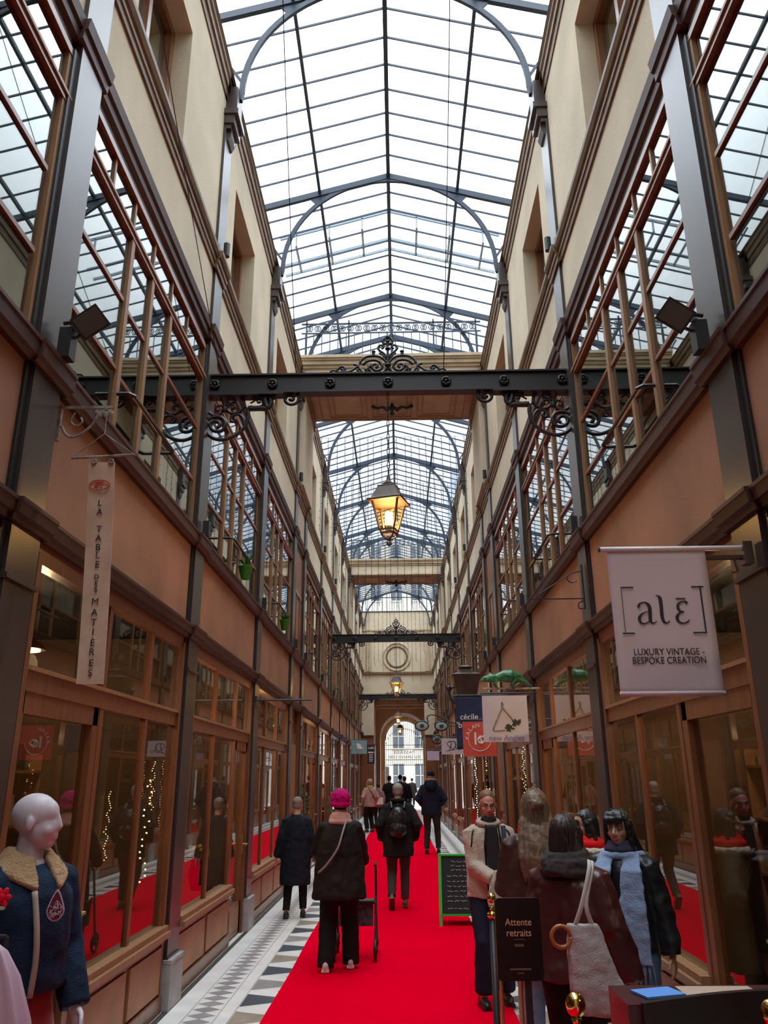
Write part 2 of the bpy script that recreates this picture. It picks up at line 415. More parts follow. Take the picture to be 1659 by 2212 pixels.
for side, x0, sg in SIDES:
    fr, gl, rl = glazing(sg, 3.10)
    up_f = MB(); X = lambda d: sg*d
    # recessed upper window
    up_f.box(X(-.28), X(-.20), 0, .08, 7.02, 8.49, M_wood); up_f.box(X(-.28), X(-.20), 1.21, 1.29, 7.02, 8.49, M_wood)
    up_f.box(X(-.28), X(-.20), 0, 1.29, 8.40, 8.49, M_wood); up_f.box(X(-.28), X(-.20), .61, .68, 7.02, 8.45, M_wood)
    up_f.box(X(-.28), X(-.22), 0, 1.29, 7.02, 7.1, M_wood); up_f.box(X(-.27), X(-.22), 0, 1.29, 7.72, 7.76, M_woodl)
    upf = up_f.data('window_frame')
    g2 = MB(); g2.box(X(-.26), X(-.255), .05, 1.24, 7.05, 8.45); upg = g2.data('window_pane', M_glassup)
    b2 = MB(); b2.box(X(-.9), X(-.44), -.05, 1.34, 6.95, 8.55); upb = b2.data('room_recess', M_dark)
    for i in BAYS:
        if i in PIERS: continue
        wn[0] += 1
        t = thing('window_%d' % wn[0], 'first-floor wooden window wall on the %s, %s' % (side, bayname(i)), 'window', (x0, P[i]+PW+.02, 0), group='first-floor windows of the %s wall' % side, kind='structure')
        add_child('window_frame', fr, t); add_child('window_pane', gl, t); add_child('hand_rail', rl, t)
        wn[0] += 1
        t = thing('window_%d' % wn[0], 'recessed upper window in the cream %s wall, %s' % (side, bayname(i)), 'window', (x0, P[i]+.78, 0), group='upper windows of the %s wall' % side, kind='structure')
        add_child('window_frame', upf, t); add_child('window_pane', upg, t)
    for i in PIERS:
        # narrow pier bay: wood panelling and a small window upstairs, cream pier carrying the bridge
        w = MB(); L = P[i+1]-P[i]-PW
        w.box(X(-.14), X(-.05), 0, L, 3.88, 5.86, M_terra)
        w.box(X(-.06), X(-.03), 0, .1, 3.88, 5.86, M_wood); w.box(X(-.06), X(-.03), L-.1, L, 3.88, 5.86, M_wood)
        w.box(X(-.06), X(-.03), 0, L, 5.0, 5.08, M_wood); w.box(X(-.06), X(-.03), L*.3, L*.35, 3.88, 5.0, M_wood); w.box(X(-.06), X(-.03), L*.7, L*.75, 3.88, 5.0, M_wood)
        w.box(X(-.3), X(.10), -.1, L+.1, 7.0, 9.2, M_cream); w.box(X(-.3), X(.16), -.12, L+.12, 8.85, 9.0, M_corng)
        o = w.build('wall_pier_%s' % side, loc=(x0, P[i]+PW, 0)); tag(o, '%s pier under the %s bridge, terracotta panel below cream plaster' % (side, 'nearer' if i == 5 else 'farther'), 'wall', kind='structure')

# bridges --------------------------------------------------------
def bridge(y0, y1, label, rail_label):
    t = thing('covered_bridge', label, 'bridge', (XC, y0, 9.03), kind='structure', group='bridges across the passage')
    hw = 1.80; D = y1-y0
    w = MB(); w.box(-hw, hw, .0, D, 0, .42, M_cream)
    w.box(-hw, hw, -.03, .03, 0, .06, M_cream2)
    for a, b, pr in ((.36, .42, .04), (.42, .50, .08), (.50, .54, .11), (.54, .60, .14)): w.box(-hw, hw, -pr, D, a, b, M_cream2)
    w.build('bridge_body', parent=t)
    s = MB(); s.box(-hw, hw, .02, D-.02, -.02, -.001, M_soffit)
    for cx, ww in ((-.92, .40), (.0, .42), (.92, .40)):
        for q, zz in ((0, -.045), (.1, -.035)):
            x0_, x1_, a, b = cx-ww+q, cx+ww-q, .22+q, D-.22-q; r = .03
            s.box(x0_, x1_, a, a+r, zz, -.02, M_soffit_d); s.box(x0_, x1_, b-r, b, zz, -.02, M_soffit_d)
            s.box(x0_, x0_+r, a, b, zz, -.02, M_soffit_d); s.box(x1_-r, x1_, a, b, zz, -.02, M_soffit_d)
    x0_, x1_, a, b, r = -1.5, 1.5, .1, D-.1, .03
    s.box(x0_, x1_, a, a+r, -.04, -.02, M_soffit_d); s.box(x0_, x1_, b-r, b, -.04, -.02, M_soffit_d); s.box(x0_, x0_+r, a, b, -.04, -.02, M_soffit_d); s.box(x1_-r, x1_, a, b, -.04, -.02, M_soffit_d)
    s.build('coffered_soffit', parent=t)
    o = MB()
    o.tube([(0, D*.5, -.02), (0, D*.5, -.2)], .03, 8); o.ell((0, D*.5, -.24), (.05,.05,.05))
    for sg in (-1, 1):
        o.tube([(0, D*.5, -.08), (sg*.1, D*.5, -.16), (sg*.2, D*.5, -.09), (sg*.3, D*.5, -.12), (sg*.42, D*.5, -.07)], [.035,.05,.03,.03,.04], 8)
    o.build('ceiling_ornament', M_black, t, True)
    # railing on top
    r_ = thing('balcony_railing', rail_label, 'railing', (XC, y0+.02, 9.63), group='railings on the bridges')
    tr = MB(); tr.box(-hw, hw, -.015, .015, .77, .80); tr.box(-hw, hw, -.012, .012, .56, .585); tr.box(-hw, hw, -.012, .012, .02, .05)
    for k in range(5): xx = -hw+.1+k*(2*hw-.2)/4; tr.box(xx-.015, xx+.015, -.015, .015, 0, .86)
    tr.build('rail', M_roofiron, r_)
    n = 21
    ring = MB()
    for k in range(n):
        xx = -hw+.08+(k+.5)*(2*hw-.16)/n
        ring.torus((xx, 0, .678), .062, .010, n=12, k=5)
        ring.torus((xx, 0, .678), .03, .008, n=8, k=4)
        for sg in (-1, 1): ring.torus((xx+sg*.085, 0, .678), .085, .007, n=6, k=4, a0=(PI*.65 if sg > 0 else -PI*.35), a1=(PI*1.35 if sg > 0 else PI*.35))
    ring.build('ring_frieze', M_roofiron, r_)
    bl = MB()
    for k in range(n+1):
        xx = -hw+.08+k*(2*hw-.16)/n; bl.box(xx-.008, xx+.008, -.008, .008, .03, .57)
    bl.build('balusters', M_roofiron, r_)
bridge(13.9, 15.55, 'cream bridge crossing the passage behind the nearest iron beam, coffered underneath', 'iron railing with a ring frieze on top of the nearer bridge')
bridge(29.2, 30.75, 'smaller-looking cream bridge crossing the passage deep in the background', 'iron railing on top of the farther bridge')

# glass roof -----------------------------------------------------
RZ, SL, RW = 11.15, .29, 2.78
def roofz(x): return RZ - SL*abs(x-XC)
g = thing('ceiling', 'pitched glass roof over the passage with dark glazing bars', 'glass roof', (0, 0, 0), kind='structure')
w = MB()
for sg in (-1, 1):
    a, b = XC, XC+sg*RW
    w.mesh([(a, YB, roofz(a)+.02), (b, YB, roofz(b)+.02), (b, YE, roofz(b)+.02), (a, YE, roofz(a)+.02), (a, YB, roofz(a)+.028), (b, YB, roofz(b)+.028), (b, YE, roofz(b)+.028), (a, YE, roofz(a)+.028)],
           [(0,3,2,1),(4,5,6,7),(0,1,5,4),(1,2,6,5),(2,3,7,6),(3,0,4,7)])
w.build('roof_glass', M_glassroof, g)
w = MB(); ys = []
for i in range(len(P)-1):
    n = 4 if i in PIERS else 8
    for k in range(n): ys.append(P[i]+.16+(P[i+1]-P[i])*k/n)
for y in ys:
    for sg in (-1, 1): w.beam((XC, y, RZ-.005), (XC+sg*RW, y, roofz(XC+sg*RW)-.005), .015, .032)
w.build('glazing_bars', M_roofiron, g)
w = MB(); w.box(XC-.03, XC+.03, YB, YE, RZ-.09, RZ+.05)
for sg in (-1, 1):
    for dx in (1.12, 2.25): x = XC+sg*dx; w.box(x-.022, x+.022, YB, YE, roofz(x)-.075, roofz(x)-.01)
w.build('purlins', M_roofiron, g)
# trusses
def truss_mesh():
    r = MB()
    for sg in (-1, 1):
        r.beam((0, 0, RZ-.055), (sg*RW, 0, roofz(XC+sg*RW)-.055), .05, .10)
    r.build
    return r
rf = MB()
for sg in (-1, 1): rf.beam((0, 0, -.06), (sg*RW, 0, -SL*RW-.06), .06, .10)
rafters = rf.data('rafter', M_roofiron)
ar = MB(); zs = -1.82; R = 1.68
pts = [(R*math.cos(t), 0, zs+R*math.sin(t)) for t in [PI*i/36 for i in range(37)]]
for a, b in zip(pts[:-1], pts[1:]): ar.beam(a, b, .065, .045, up=(0,1,0))
for sg in (-1, 1):
    ar.beam((sg*R, 0, zs), (sg*(R+.02), 0, zs-.12), .06, .06, up=(0,1,0)); ar.beam((sg*(R+.0), 0, zs+.15), (sg*(R+.30), 0, zs+.62), .03, .03, up=(0,1,0))
    ar.beam((sg*(R+.1), 0, zs+.0), (sg*(R+.1), 0, zs-.1), .06, .18, up=(0,1,0))
arch = ar.data('arch_rib', M_roofiron)
gs = MB()
for sg in (-1, 1):
    v = [(sg*.86, -.33), (sg*1.30, -.46), (sg*1.16, -.62), (sg*.98, -.47)]
    gs.loft([[(x, -.012, z) for x, z in v], [(x, .012, z) for x, z in v]])
    v = [(sg*.0, -.10), (sg*.9, -.35), (sg*.9, -.42), (sg*.5, -.24), (0, -.15)]
    gs.loft([[(x, -.01, z) for x, z in v], [(x, .01, z) for x, z in v]])
gus = gs.data('gusset_plate', M_roofiron)
for i, y in enumerate(P):
    lab = 'arched iron roof truss above and behind the camera' if i < 3 else 'arched iron roof truss, %s along the visible glass roof' % ORD[i-3]
    t = thing('roof_truss', lab, 'roof truss', (XC, min(y+.16, 40.8), RZ), group='arched trusses of the glass roof')
    add_child('rafter', rafters, t); add_child('arch_rib', arch, t); add_child('gusset_plate', gus, t)
# maintenance walkway above the glass
t = thing('roof_walkway', 'pale blue-grey maintenance walkway rail lying above the glass roof', 'walkway', (XC, 12.1, RZ))
w = MB()
for dy, dz in ((0, .5), (.5, .28), (.8, .28)):
    for sg in (-1, 1): w.beam((0, dy, dz), (sg*2.0, dy, dz-SL*2.0), .03, .05)
for sg in (-1, 1):
    for x in (.5, 1.1, 1.7): w.beam((sg*x, 0, .5-SL*x), (sg*x, .0, .25-SL*x), .03, .03, up=(0,1,0)); w.beam((sg*x, .0, .25-SL*x), (sg*x, .8, .28-SL*x), .04, .03)
w.build('walkway_frame', mat('galvanised_steel', (.30, .38, .44), .5), t)

# end wall -------------------------------------------------------
YW = 40.95
w = MB()
w.box(XL-.2, XR+.2, YW, YW+.4, 5.76, 9.99, M_cream)
for x0_, x1_ in ((XL-.2, -1.30), (1.24, XR+.2)): w.box(x0_, x1_, YW, YW+.5, 3.72, 5.8, M_cream); w.box(x0_, x1_, YW, YW+.5, 0, 3.72, M_wood); w.box(x0_-.0, x1_+.0, YW-.05, YW, 3.68, 3.76, M_corn)
w.box(XL, XR, YW-.07, YW, 8.98, 9.06, M_cream2); w.box(XL, XR, YW-.09, YW, 6.76, 6.86, M_corng); w.box(XL, XR, YW-.05, YW, 5.74, 5.82, M_cream2)
for x in (-1.62, 1.38): w.box(x-.05, x+.2, YW-.05, YW, 6.9, 8.95, M_cream2)
for R_, m in ((.70, M_cream2), (.52, M_corng)): w.torus((-.12, YW-.01, 7.64), R_, .045, n=40, k=8, m=m)
tag(w.build('wall_end'), 'cream end wall of the passage with a large moulded ring', 'wall', kind='structure')
# gable glazing
w = MB()
for k in range(-7, 8):
    x = XC+k*.26; zt = roofz(x)-.06
    if zt > 10.0: w.box(x-.012, x+.012, YW-.02, YW+.02, 9.99, zt)
w.box(XC-2.2, XC+2.2, YW-.03, YW+.03, 9.97, 10.02); w.box(XC-1.15, XC+1.15, YW-.02, YW+.02, 10.72, 10.76)
t = thing('window_%d' % (wn[0]+1), 'glazed gable over the cream end wall', 'window', kind='structure'); w.build('window_frame', M_roofiron, t)
w = MB(); w.mesh([(XC-2.2, YW, 10), (XC+2.2, YW, 10), (XC+2.2, YW, roofz(XC+2.2)), (XC, YW, RZ), (XC-2.2, YW, roofz(XC-2.2))], [(0,1,2,3,4)]); w.build('window_pane', M_glassroof, t)
# porch beyond the end wall and round arch
w = MB()
w.box(-1.75, -1.35, YW+.5, 50, 0, 5.9, M_cream); w.box(1.62, 2.0, YW+.5, 50, 0, 5.9, M_cream)
w.box(-1.8, 2.0, YW+.4, 50, 5.62, 5.8, M_cream)
w.box(-1.36, -1.31, YW+.6, 46, .4, 3.3, mat('dark_porch_window', (.03,.03,.035), .15))
for y in (42.4, 44.2): w.box(-1.4, 1.65, y, y+.35, 5.35, 5.62, M_cream2)
def arch_wall(y0, y1, cx, r, zs_, m, mi):
    n = 24
    pts = [(cx+r*math.cos(PI*i/n), zs_+r*math.sin(PI*i/n)) for i in range(n+1)]
    for a, b in zip(pts[:-1], pts[1:]):
        w.mesh([(a[0],y0,a[1]),(b[0],y0,b[1]),(b[0],y0,5.9),(a[0],y0,5.9),(a[0],y1,a[1]),(b[0],y1,b[1]),(b[0],y1,5.9),(a[0],y1,5.9)], [(0,1,2,3),(7,6,5,4),(3,2,6,7)], m)
        w.mesh([(a[0],y0,a[1]),(b[0],y0,b[1]),(b[0],y1,b[1]),(a[0],y1,a[1])], [(0,1,2,3)], mi)
    w.box(-1.8, cx-r, y0, y1, 0, 5.9, m); w.box(cx+r, 2.0, y0, y1, 0, 5.9, m)
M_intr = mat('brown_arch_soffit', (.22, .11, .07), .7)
arch_wall(46, 48.5, .2, 1.33, 3.88, M_cream, M_intr); arch_wall(49.2, 50, .23, 1.14, 3.9, M_cream2, M_intr)
tag(w.build('wall_porch'), 'cream porch with a round arch beyond the end wall', 'wall', kind='structure')
# gate
t = thing('iron_gate', 'tall black iron gate with lettering filling the far round arch', 'gate', (.23, 49.8, 0))
w = MB()
for k in range(-9, 10):
    x = k*.12; zt = 3.9+math.sqrt(max(0, 1.12**2-x*x)); w.tube([(x, 0, 2.45), (x, 0, zt)], .011, 5)
    w.tube([(x, 0, zt-.5), (x, 0, zt-.42)], .03, 5)
w.torus((0, 0, 3.9), 1.12, .02, n=24, k=5, a0=0, a1=PI)
for z in (2.45, 2.75, 3.35, 3.6): w.box(-1.12, 1.12, -.015, .015, z, z+.03)
w.build('overthrow', M_black, t)
w = MB()
for k in range(10): w.tube([(-1.12+k*.02, k*.11, .05), (-1.12+k*.02, k*.11, 2.4)], .011, 5)
for z in (.1, 1.2, 2.35): w.beam((-1.12, 0, z), (-.94, 1.0, z), .03, .03)
w.build('open_leaf', M_black, t)
text('lettering', 'PASSAGE', .26, M_black, t, (0, .03, 3.2), rot=(PI/2, 0, PI), ext=.01, spacing=1.3)
text('lettering', 'DU GRAND CERF', .22, M_black, t, (0, .03, 2.92), rot=(PI/2, 0, PI), ext=.01, spacing=1.15)
# street outside
w = MB(); w.box(-30, 30, 52, 75, -.1, 0)
tag(w.build('street', M_stone), 'grey street paving seen through the far arch', 'street', kind='structure')
M_fac = mat('pale_facade', (.62, .58, .50), .85, noise_amt=.15, noise_scale=.6)
M_win = mat('grey_window', (.10, .12, .14), .2)
def facade(name, label, x0_, x1_, y, h, m=M_fac, z0=0):
    t = thing(name, label, 'building', ((x0_+x1_)/2, y, 0))
    w = MB(); hw = (x1_-x0_)/2; w.box(-hw, hw, 0, 5, z0, h)
    w.build('wall', m, t)
    nx_ = max(1, int((x1_-x0_)/1.7)); nz = int((h-z0)/3)
    for i in range(nx_):
        for j in range(nz):
            cx = -hw+(i+.5)*(2*hw)/nx_; cz = z0+1.0+j*3.0
            q = MB(); q.box(cx-.42, cx+.42, -.03, .02, cz, cz+1.8, M_win); q.box(cx-.5, cx+.5, -.08, .02, cz-.1, cz, m); q.box(cx-.03, cx+.03, -.05, .02, cz, cz+1.8, m); q.box(cx-.42, cx+.42, -.05, 0, cz+.9, cz+.95, m)
            q.build('window', M_win, t)
facade('building', 'pale stone building seen through the gate across the street', -4.5, 4.2, 66, 21)
facade('building', 'pale grey building rising behind the glass roof', 3.2, 9, 44, 19, mat('grey_facade', (.45,.50,.56), .8), 0)
# ================================================================ shopfronts
M_lampw = mat('warm_lamp', (1,.8,.5), emit=(1,.62,.25), estr=14)
M_fairy = mat('fairy_light', (1,.8,.4), emit=(1,.62,.22), estr=22)
M_bulb = mat('lantern_bulb', (1,.9,.7), emit=(1,.72,.38), estr=38)
def shopfront(side, x0, sg, i, layout, label):
    """layout: list of (width share, 'w' window or 'd' door)"""
    L = P[i+1]-P[i]-PW-.10
    t = thing('shopfront', label, 'shopfront', (x0, P[i]+PW+.05, 0))
    X = lambda d: sg*d
    tot = sum(a for a, _ in layout); xs = [0]
    for a, _ in layout: xs.append(xs[-1]+a/tot*L)
    ZS, ZT, ZB = .58, 2.16, 2.26
    fr = MB(); B = lambda d0, d1, y0, y1, a, b, m=M_wood: fr.box(X(d0), X(d1), y0, y1, a, b, m)
    B(-.11, -.035, 0, L, 2.80, 2.90); B(-.10, -.04, 0, L, ZT-.02, ZB); B(-.10, -.022, 0, L, ZB-.015, ZB+.008, M_woodl)
    B(-.11, -.02, 0, .05, 0, 2.85); B(-.11, -.02, L-.05, L, 0, 2.85)
    for x in xs[1:-1]: B(-.09, -.045, x-.03, x+.03, .0, 2.85)
    fr.build('frame', M_wood, t)
    for k, (a, ty) in enumerate(layout):
        y0, y1 = xs[k]+.045, xs[k+1]-.045
        g = MB(); g.box(X(-.068), X(-.064), y0-.03, y1+.03, ZB, 2.82); g.build('transom_pane', M_glassshop, t)
        if ty == 'w':
            g = MB(); g.box(X(-.068), X(-.064), y0-.03, y1+.03, ZS, ZT+.02); g.build('display_pane', M_glassshop, t)
            s = MB(); s.box(X(-.12), X(.035), xs[k], xs[k+1], ZS-.05, ZS-.01, M_woodl); s.box(X(-.1), X(.01), xs[k], xs[k+1], ZS-.01, ZS+.03, M_woodl); s.build('sill', parent=t)
            b = MB(); b.box(X(-.11), X(-.035), xs[k], xs[k+1], .0, ZS-.05, M_wood)
            b.box(X(-.05), X(-.02), y0+.0, y1, .14, ZS-.12, M_woodp); b.box(X(-.05), X(-.005), xs[k], xs[k+1], 0, .12, M_wood); b.box(X(-.05), X(-.015), xs[k], xs[k+1], ZS-.09, ZS-.05, M_wood)
            b.build('base_panel', parent=t)
        else:
            d = MB(); q = lambda d0, d1, a_, b_, c_, e_, m=M_wood: d.box(X(d0-.0), X(d1-.0), a_, b_, c_, e_, m)
            q(-.12, -.05, y0-.02, y0+.08, .02, 2.15); q(-.12, -.05, y1-.08, y1+.02, .02, 2.15); q(-.12, -.05, y0, y1, 2.03, 2.15); q(-.12, -.05, y0, y1, .02, .35); q(-.12, -.045, y0+.12, y1-.12, .08, .30, M_woodl)
            do = d.build('door', parent=t)
            g = MB(); g.box(X(-.087), X(-.083), y0+.09, y1-.09, .34, 2.02); g.build('door_pane', M_glassshop, do)
            h = MB(); hy = y0+.05 if side == 'right' else y1-.05
            h.box(X(-.05), X(-.04), hy-.02, hy+.02, .86, 1.08); h.tube([(X(-.045), hy, .97), (X(.01), hy, .97), (X(.012), hy+(.1 if side == 'right' else -.1), .965)], .009, 8)
            h.build('door_handle', M_brassd, do)
    return t
LAY = {2: [(1.22,'d'),(.95,'w'),(.85,'w')], 3: [(1.05,'w'),(1.08,'w'),(.85,'d')], 0: [(.8,'w'),(1.0,'w'),(1.0,'w')], 1: [(1,'w'),(1,'w'),(1,'d')]}
for side, x0, sg in SIDES:
    for i in range(len(P)-1):
        if i in PIERS:
            t = thing('doorway', 'narrow dark brown panelled door bay on the %s under the %s bridge' % (side, 'nearer' if i == 5 else 'farther'), 'doorway', (x0, P[i]+PW, 0))
            L = P[i+1]-P[i]-PW; w = MB(); w.box(sg*-.14, sg*-.10, 0, L, 0, 2.9, M_wood); w.box(sg*-.12, sg*-.02, 0, .12, 0, 2.9, M_wood); w.box(sg*-.12, sg*-.02, L-.12, L, 0, 2.9, M_wood); w.build('frame', parent=t)
            w = MB(); w.box(sg*-.11, sg*-.07, .14, L-.14, .02, 2.5, M_wood)
            for a, b in ((.2, 1.0), (1.15, 2.3)): w.box(sg*-.08, sg*-.05, .25, L-.25, a, b, M_woodl)
            w.build('door_leaf', parent=t); continue
        lay = LAY[i % 4] if i < 5 else LAY[(i*7+ (1 if side == 'left' else 2)) % 4]
        shopfront(side, x0, sg, i, lay, 'wooden glazed shopfront on the %s, %s' % (side, bayname(i)))
# lights inside the shops: small pendant lamps with their own lamp
def pendant(x, y, z, label, power=14, col=(1,.72,.42)):
    t = thing('pendant_lamp', label, 'lamp', (x, y, z), group=None)
    w = MB(); w.lathe([(.02, .06), (.10, .02), (.13, -.02), (.12, -.02), (.0, .02)], n=18); w.build('lamp_shade', M_black, t, True)
    w = MB(); w.lathe([(.0, -.015), (.09, -.015), (.09, -.03), (0, -.035)], n=16); w.build('bulb', M_lampw, t, True)
    w = MB(); w.tube([(0,0,.05), (0,0,2.92-z)], .005, 5); w.build('cord', M_black, t)
    l = bpy.data.lights.new('lamp_light', 'POINT'); l.energy = power; l.color = col; l.shadow_soft_size = .09
    lo = bpy.data.objects.new('lamp_light', l); COL.objects.link(lo); lo.parent = t; lo.location = (0, 0, -.12)
PEND = [('left', 2, 1.6, 2.6, 8), ('left', 3, .9, 2.55, 26), ('left', 4, 1.3, 2.55, 22), ('left', 6, 1.5, 2.6, 22), ('left', 7, 1.5, 2.6, 20), ('left', 9, 1.5, 2.6, 20),
        ('right', 1, 1.4, 2.5, 8), ('right', 2, 1.4, 2.6, 12), ('right', 3, 1.5, 2.6, 18), ('right', 4, 1.5, 2.6, 20), ('right', 7, 1.5, 2.6, 20), ('right', 9, 1.5, 2.6, 20)]
for side, i, dy, z, pw_ in PEND:
    x = XL-.75 if side == 'left' else XR+.75
    pendant(x, P[i]+PW+dy, z, 'warm pendant lamp glowing inside the %s shop %s' % (side, bayname(i)), pw_*2.6)
# ================================================================ iron beams
K7, U7, V7 = 6.9125, 420, 780
def c6(u, v): return (-1.893+((u/K7+U7)-447)/215.7-XC, 0, 5.589-((v/K7+V7)-803)/216.-5.59)
BR = [
 ([(790,690),(805,780),(800,860),(780,950),(735,1035),(650,1115),(560,1165),(450,1195),(350,1185),(270,1145),(200,1070),(168,985),(180,905),(240,845),(330,820),(410,840),(460,900),(468,970),(440,1035),(380,1062),(300,1045),(255,990),(255,930),(300,895),(350,900),(385,935),(378,985),(345,995)], .020),
 ([(765,1000),(745,920),(735,860),(690,800),(630,785),(580,805),(548,850),(560,900),(600,905),(617,870),(598,845)], .014),
 ([(440,700),(380,785),(300,800),(225,760),(180,690),(170,600),(195,520),(250,460),(330,430),(430,420),(540,425),(630,450),(700,520),(735,610),(715,700),(650,755),(570,768),(505,735),(480,680),(510,635),(560,625),(595,650),(585,690),(560,680)], .016),
 ([(440,690),(410,645),(355,640),(320,675),(335,715),(375,715)], .013),
 ([(455,660),(420,590),(385,520),(400,470),(440,455),(480,490),(478,560),(458,640)], .011),
 ([(470,650),(490,580),(520,530),(555,505),(595,560),(570,590),(520,600),(480,640)], .011),
 ([(450,660),(440,740)], .03),
 ([(800,690),(880,695),(960,692),(1100,700)], .028), ([(1100,700),(1140,600),(1100,480),(1060,420)], .024), ([(1040,500),(1060,620),(1090,690)], .03),
 ([(750,690),(730,560),(700,440)], .014),
 ([(765,500),(790,440),(840,415),(900,410),(945,445),(958,500),(930,530),(890,525),(870,490),(890,475)], .013),
 ([(830,605),(900,560),(970,520),(1050,460),(1110,440),(1170,435),(1210,420),(1255,412)], .010),
 ([(930,560),(945,600),(975,595),(965,575)], .010), ([(960,550),(1000,550),(1020,620),(990,655),(900,665),(830,655)], .010),
 ([(1115,640),(1140,570),(1190,500),(1260,435),(1340,405),(1420,400),(1500,430),(1550,500),(1545,580),(1500,625),(1430,635),(1370,600),(1350,550),(1380,495),(1430,480),(1470,510),(1468,560),(1430,565),(1420,540)], .017)]
K8, U8, V8 = 5.925, 805, 785
def c7(u, v): return ((u-U8)/K8/215.7, 0, (V8-v)/K8/216.)
CR = [
 ([(815,620),(850,570),(890,535),(960,510),(1050,512),(1120,540),(1160,590),(1165,620)], .014),
 ([(1130,640),(1095,600),(1040,575),(970,572),(910,600),(880,655),(895,705),(940,727),(990,712),(1012,670),(990,635),(955,635),(943,665),(965,685)], .016),
 ([(825,680),(840,720),(880,760),(940,778),(1000,762),(1040,715),(1062,665)], .014), ([(1040,650),(1070,700),(1110,715)], .02), ([(1060,700),(1085,760),(1075,780)], .018),
 ([(1100,780),(1140,740),(1180,680),(1210,640),(1252,632)], .014), ([(1185,640),(1235,690),(1300,733),(1370,735),(1440,745)], .013),
 ([(1200,700),(1190,745),(1160,735),(1165,700),(1190,700)], .013), ([(1440,745),(1480,720),(1530,715),(1555,745),(1535,768),(1515,755)], .012),
 ([(1475,730),(1450,690),(1410,660),(1375,670),(1368,705),(1395,715),(1410,690)], .014),
 ([(820,540),(850,480),(900,440),(930,400),(915,360),(880,352),(860,385),(885,405)], .013), ([(830,570),(865,500),(905,480),(890,455)], .010), ([(850,350),(870,290),(845,250)], .014),
 ([(990,520),(990,445)], .014), ([(975,480),(1012,480)], .014), ([(990,455),(990,440)], .022), ([(820,340),(850,320),(870,350)], .012)]
def smooth_pts(p, k=3):
    out = []
    for i in range(len(p)-1):
        p0 = p[max(i-1,0)]; p1 = p[i]; p2 = p[i+1]; p3 = p[min(i+2,len(p)-1)]
        for j in range(k):
            t = j/k
            out.append(tuple(.5*((2*b)+(-a+c)*t+(2*a-5*b+4*c-d)*t*t+(-a+3*b-3*c+d)*t**3) for a, b, c, d in zip(p0, p1, p2, p3)))
    out.append(p[-1]); return out
def iron_beam_meshes():
    b = MB(); hw = 1.82
    b.box(-hw, hw, -.015, .015, -.185, 0); b.box(-hw, hw, -.05, .07, -.205, -.185); b.box(-hw, hw, -.045, .07, -.005, .012)
    for sg in (-1, 1): b.box(sg*hw, sg*1.30, -.07, .07, -.235, -.205); b.box(sg*hw, sg*1.05, -.06, .06, -.225, -.205)
    ro = MB()
    for k in range(-3, 4):
        x = k*.584; ro.torus((x, -.035, -.10), .040, .014, n=14, k=6)
        for a in range(6): ro.ell((x+.034*math.cos(a*PI/3), -.045, -.10+.034*math.sin(a*PI/3)), (.013,.012,.013), n=6, k=4)
        ro.ell((x, -.04, -.10), (.018,.02,.018), n=8, k=5)
    bs = []
    for sg in (1, -1):
        q = MB()
        for pts, r in BR:
            p3 = smooth_pts([c6(*p) for p in pts]); q.tube([(sg*x, y, z) for x, y, z in p3], r, 6)
        q.box(sg*-1.84, sg*-1.80, -.02, .02, -.95, -.2)
        bs.append(q.data('scroll_bracket', M_black, True))
    c = MB(); c.tube([c7(805,785), c7(805,640), c7(805,400), c7(805,250), c7(803,200)], [.022,.014,.012,.010,.012], 8)
    for v, r in ((760,.03),(648,.036),(405,.03),(300,.022),(235,.026)): c.ell(c7(805, v), (r, r, r*.7), n=8, k=5)
    c.tube([c7(801,205), c7(797,130)], [.008,.001], 6)
    for sg in (1, -1):
        for pts, r in CR: c.tube([(sg*x, y, z) for x, y, z in smooth_pts([c7(*p) for p in pts])], r, 6)
    return b.data('beam', M_black), ro.data('rosettes', M_black, True), bs, c.data('crest', M_black, True)
bm_, ro_, bs_, cr_ = iron_beam_meshes()
M_lantern = mat('bronze_lantern_metal', (.16,.12,.095), .5, noise_amt=.3, noise_scale=12)
M_lglass = glass('amber_lantern_glass', (1.0, .80, .48), refl=.4, floor_=.03)
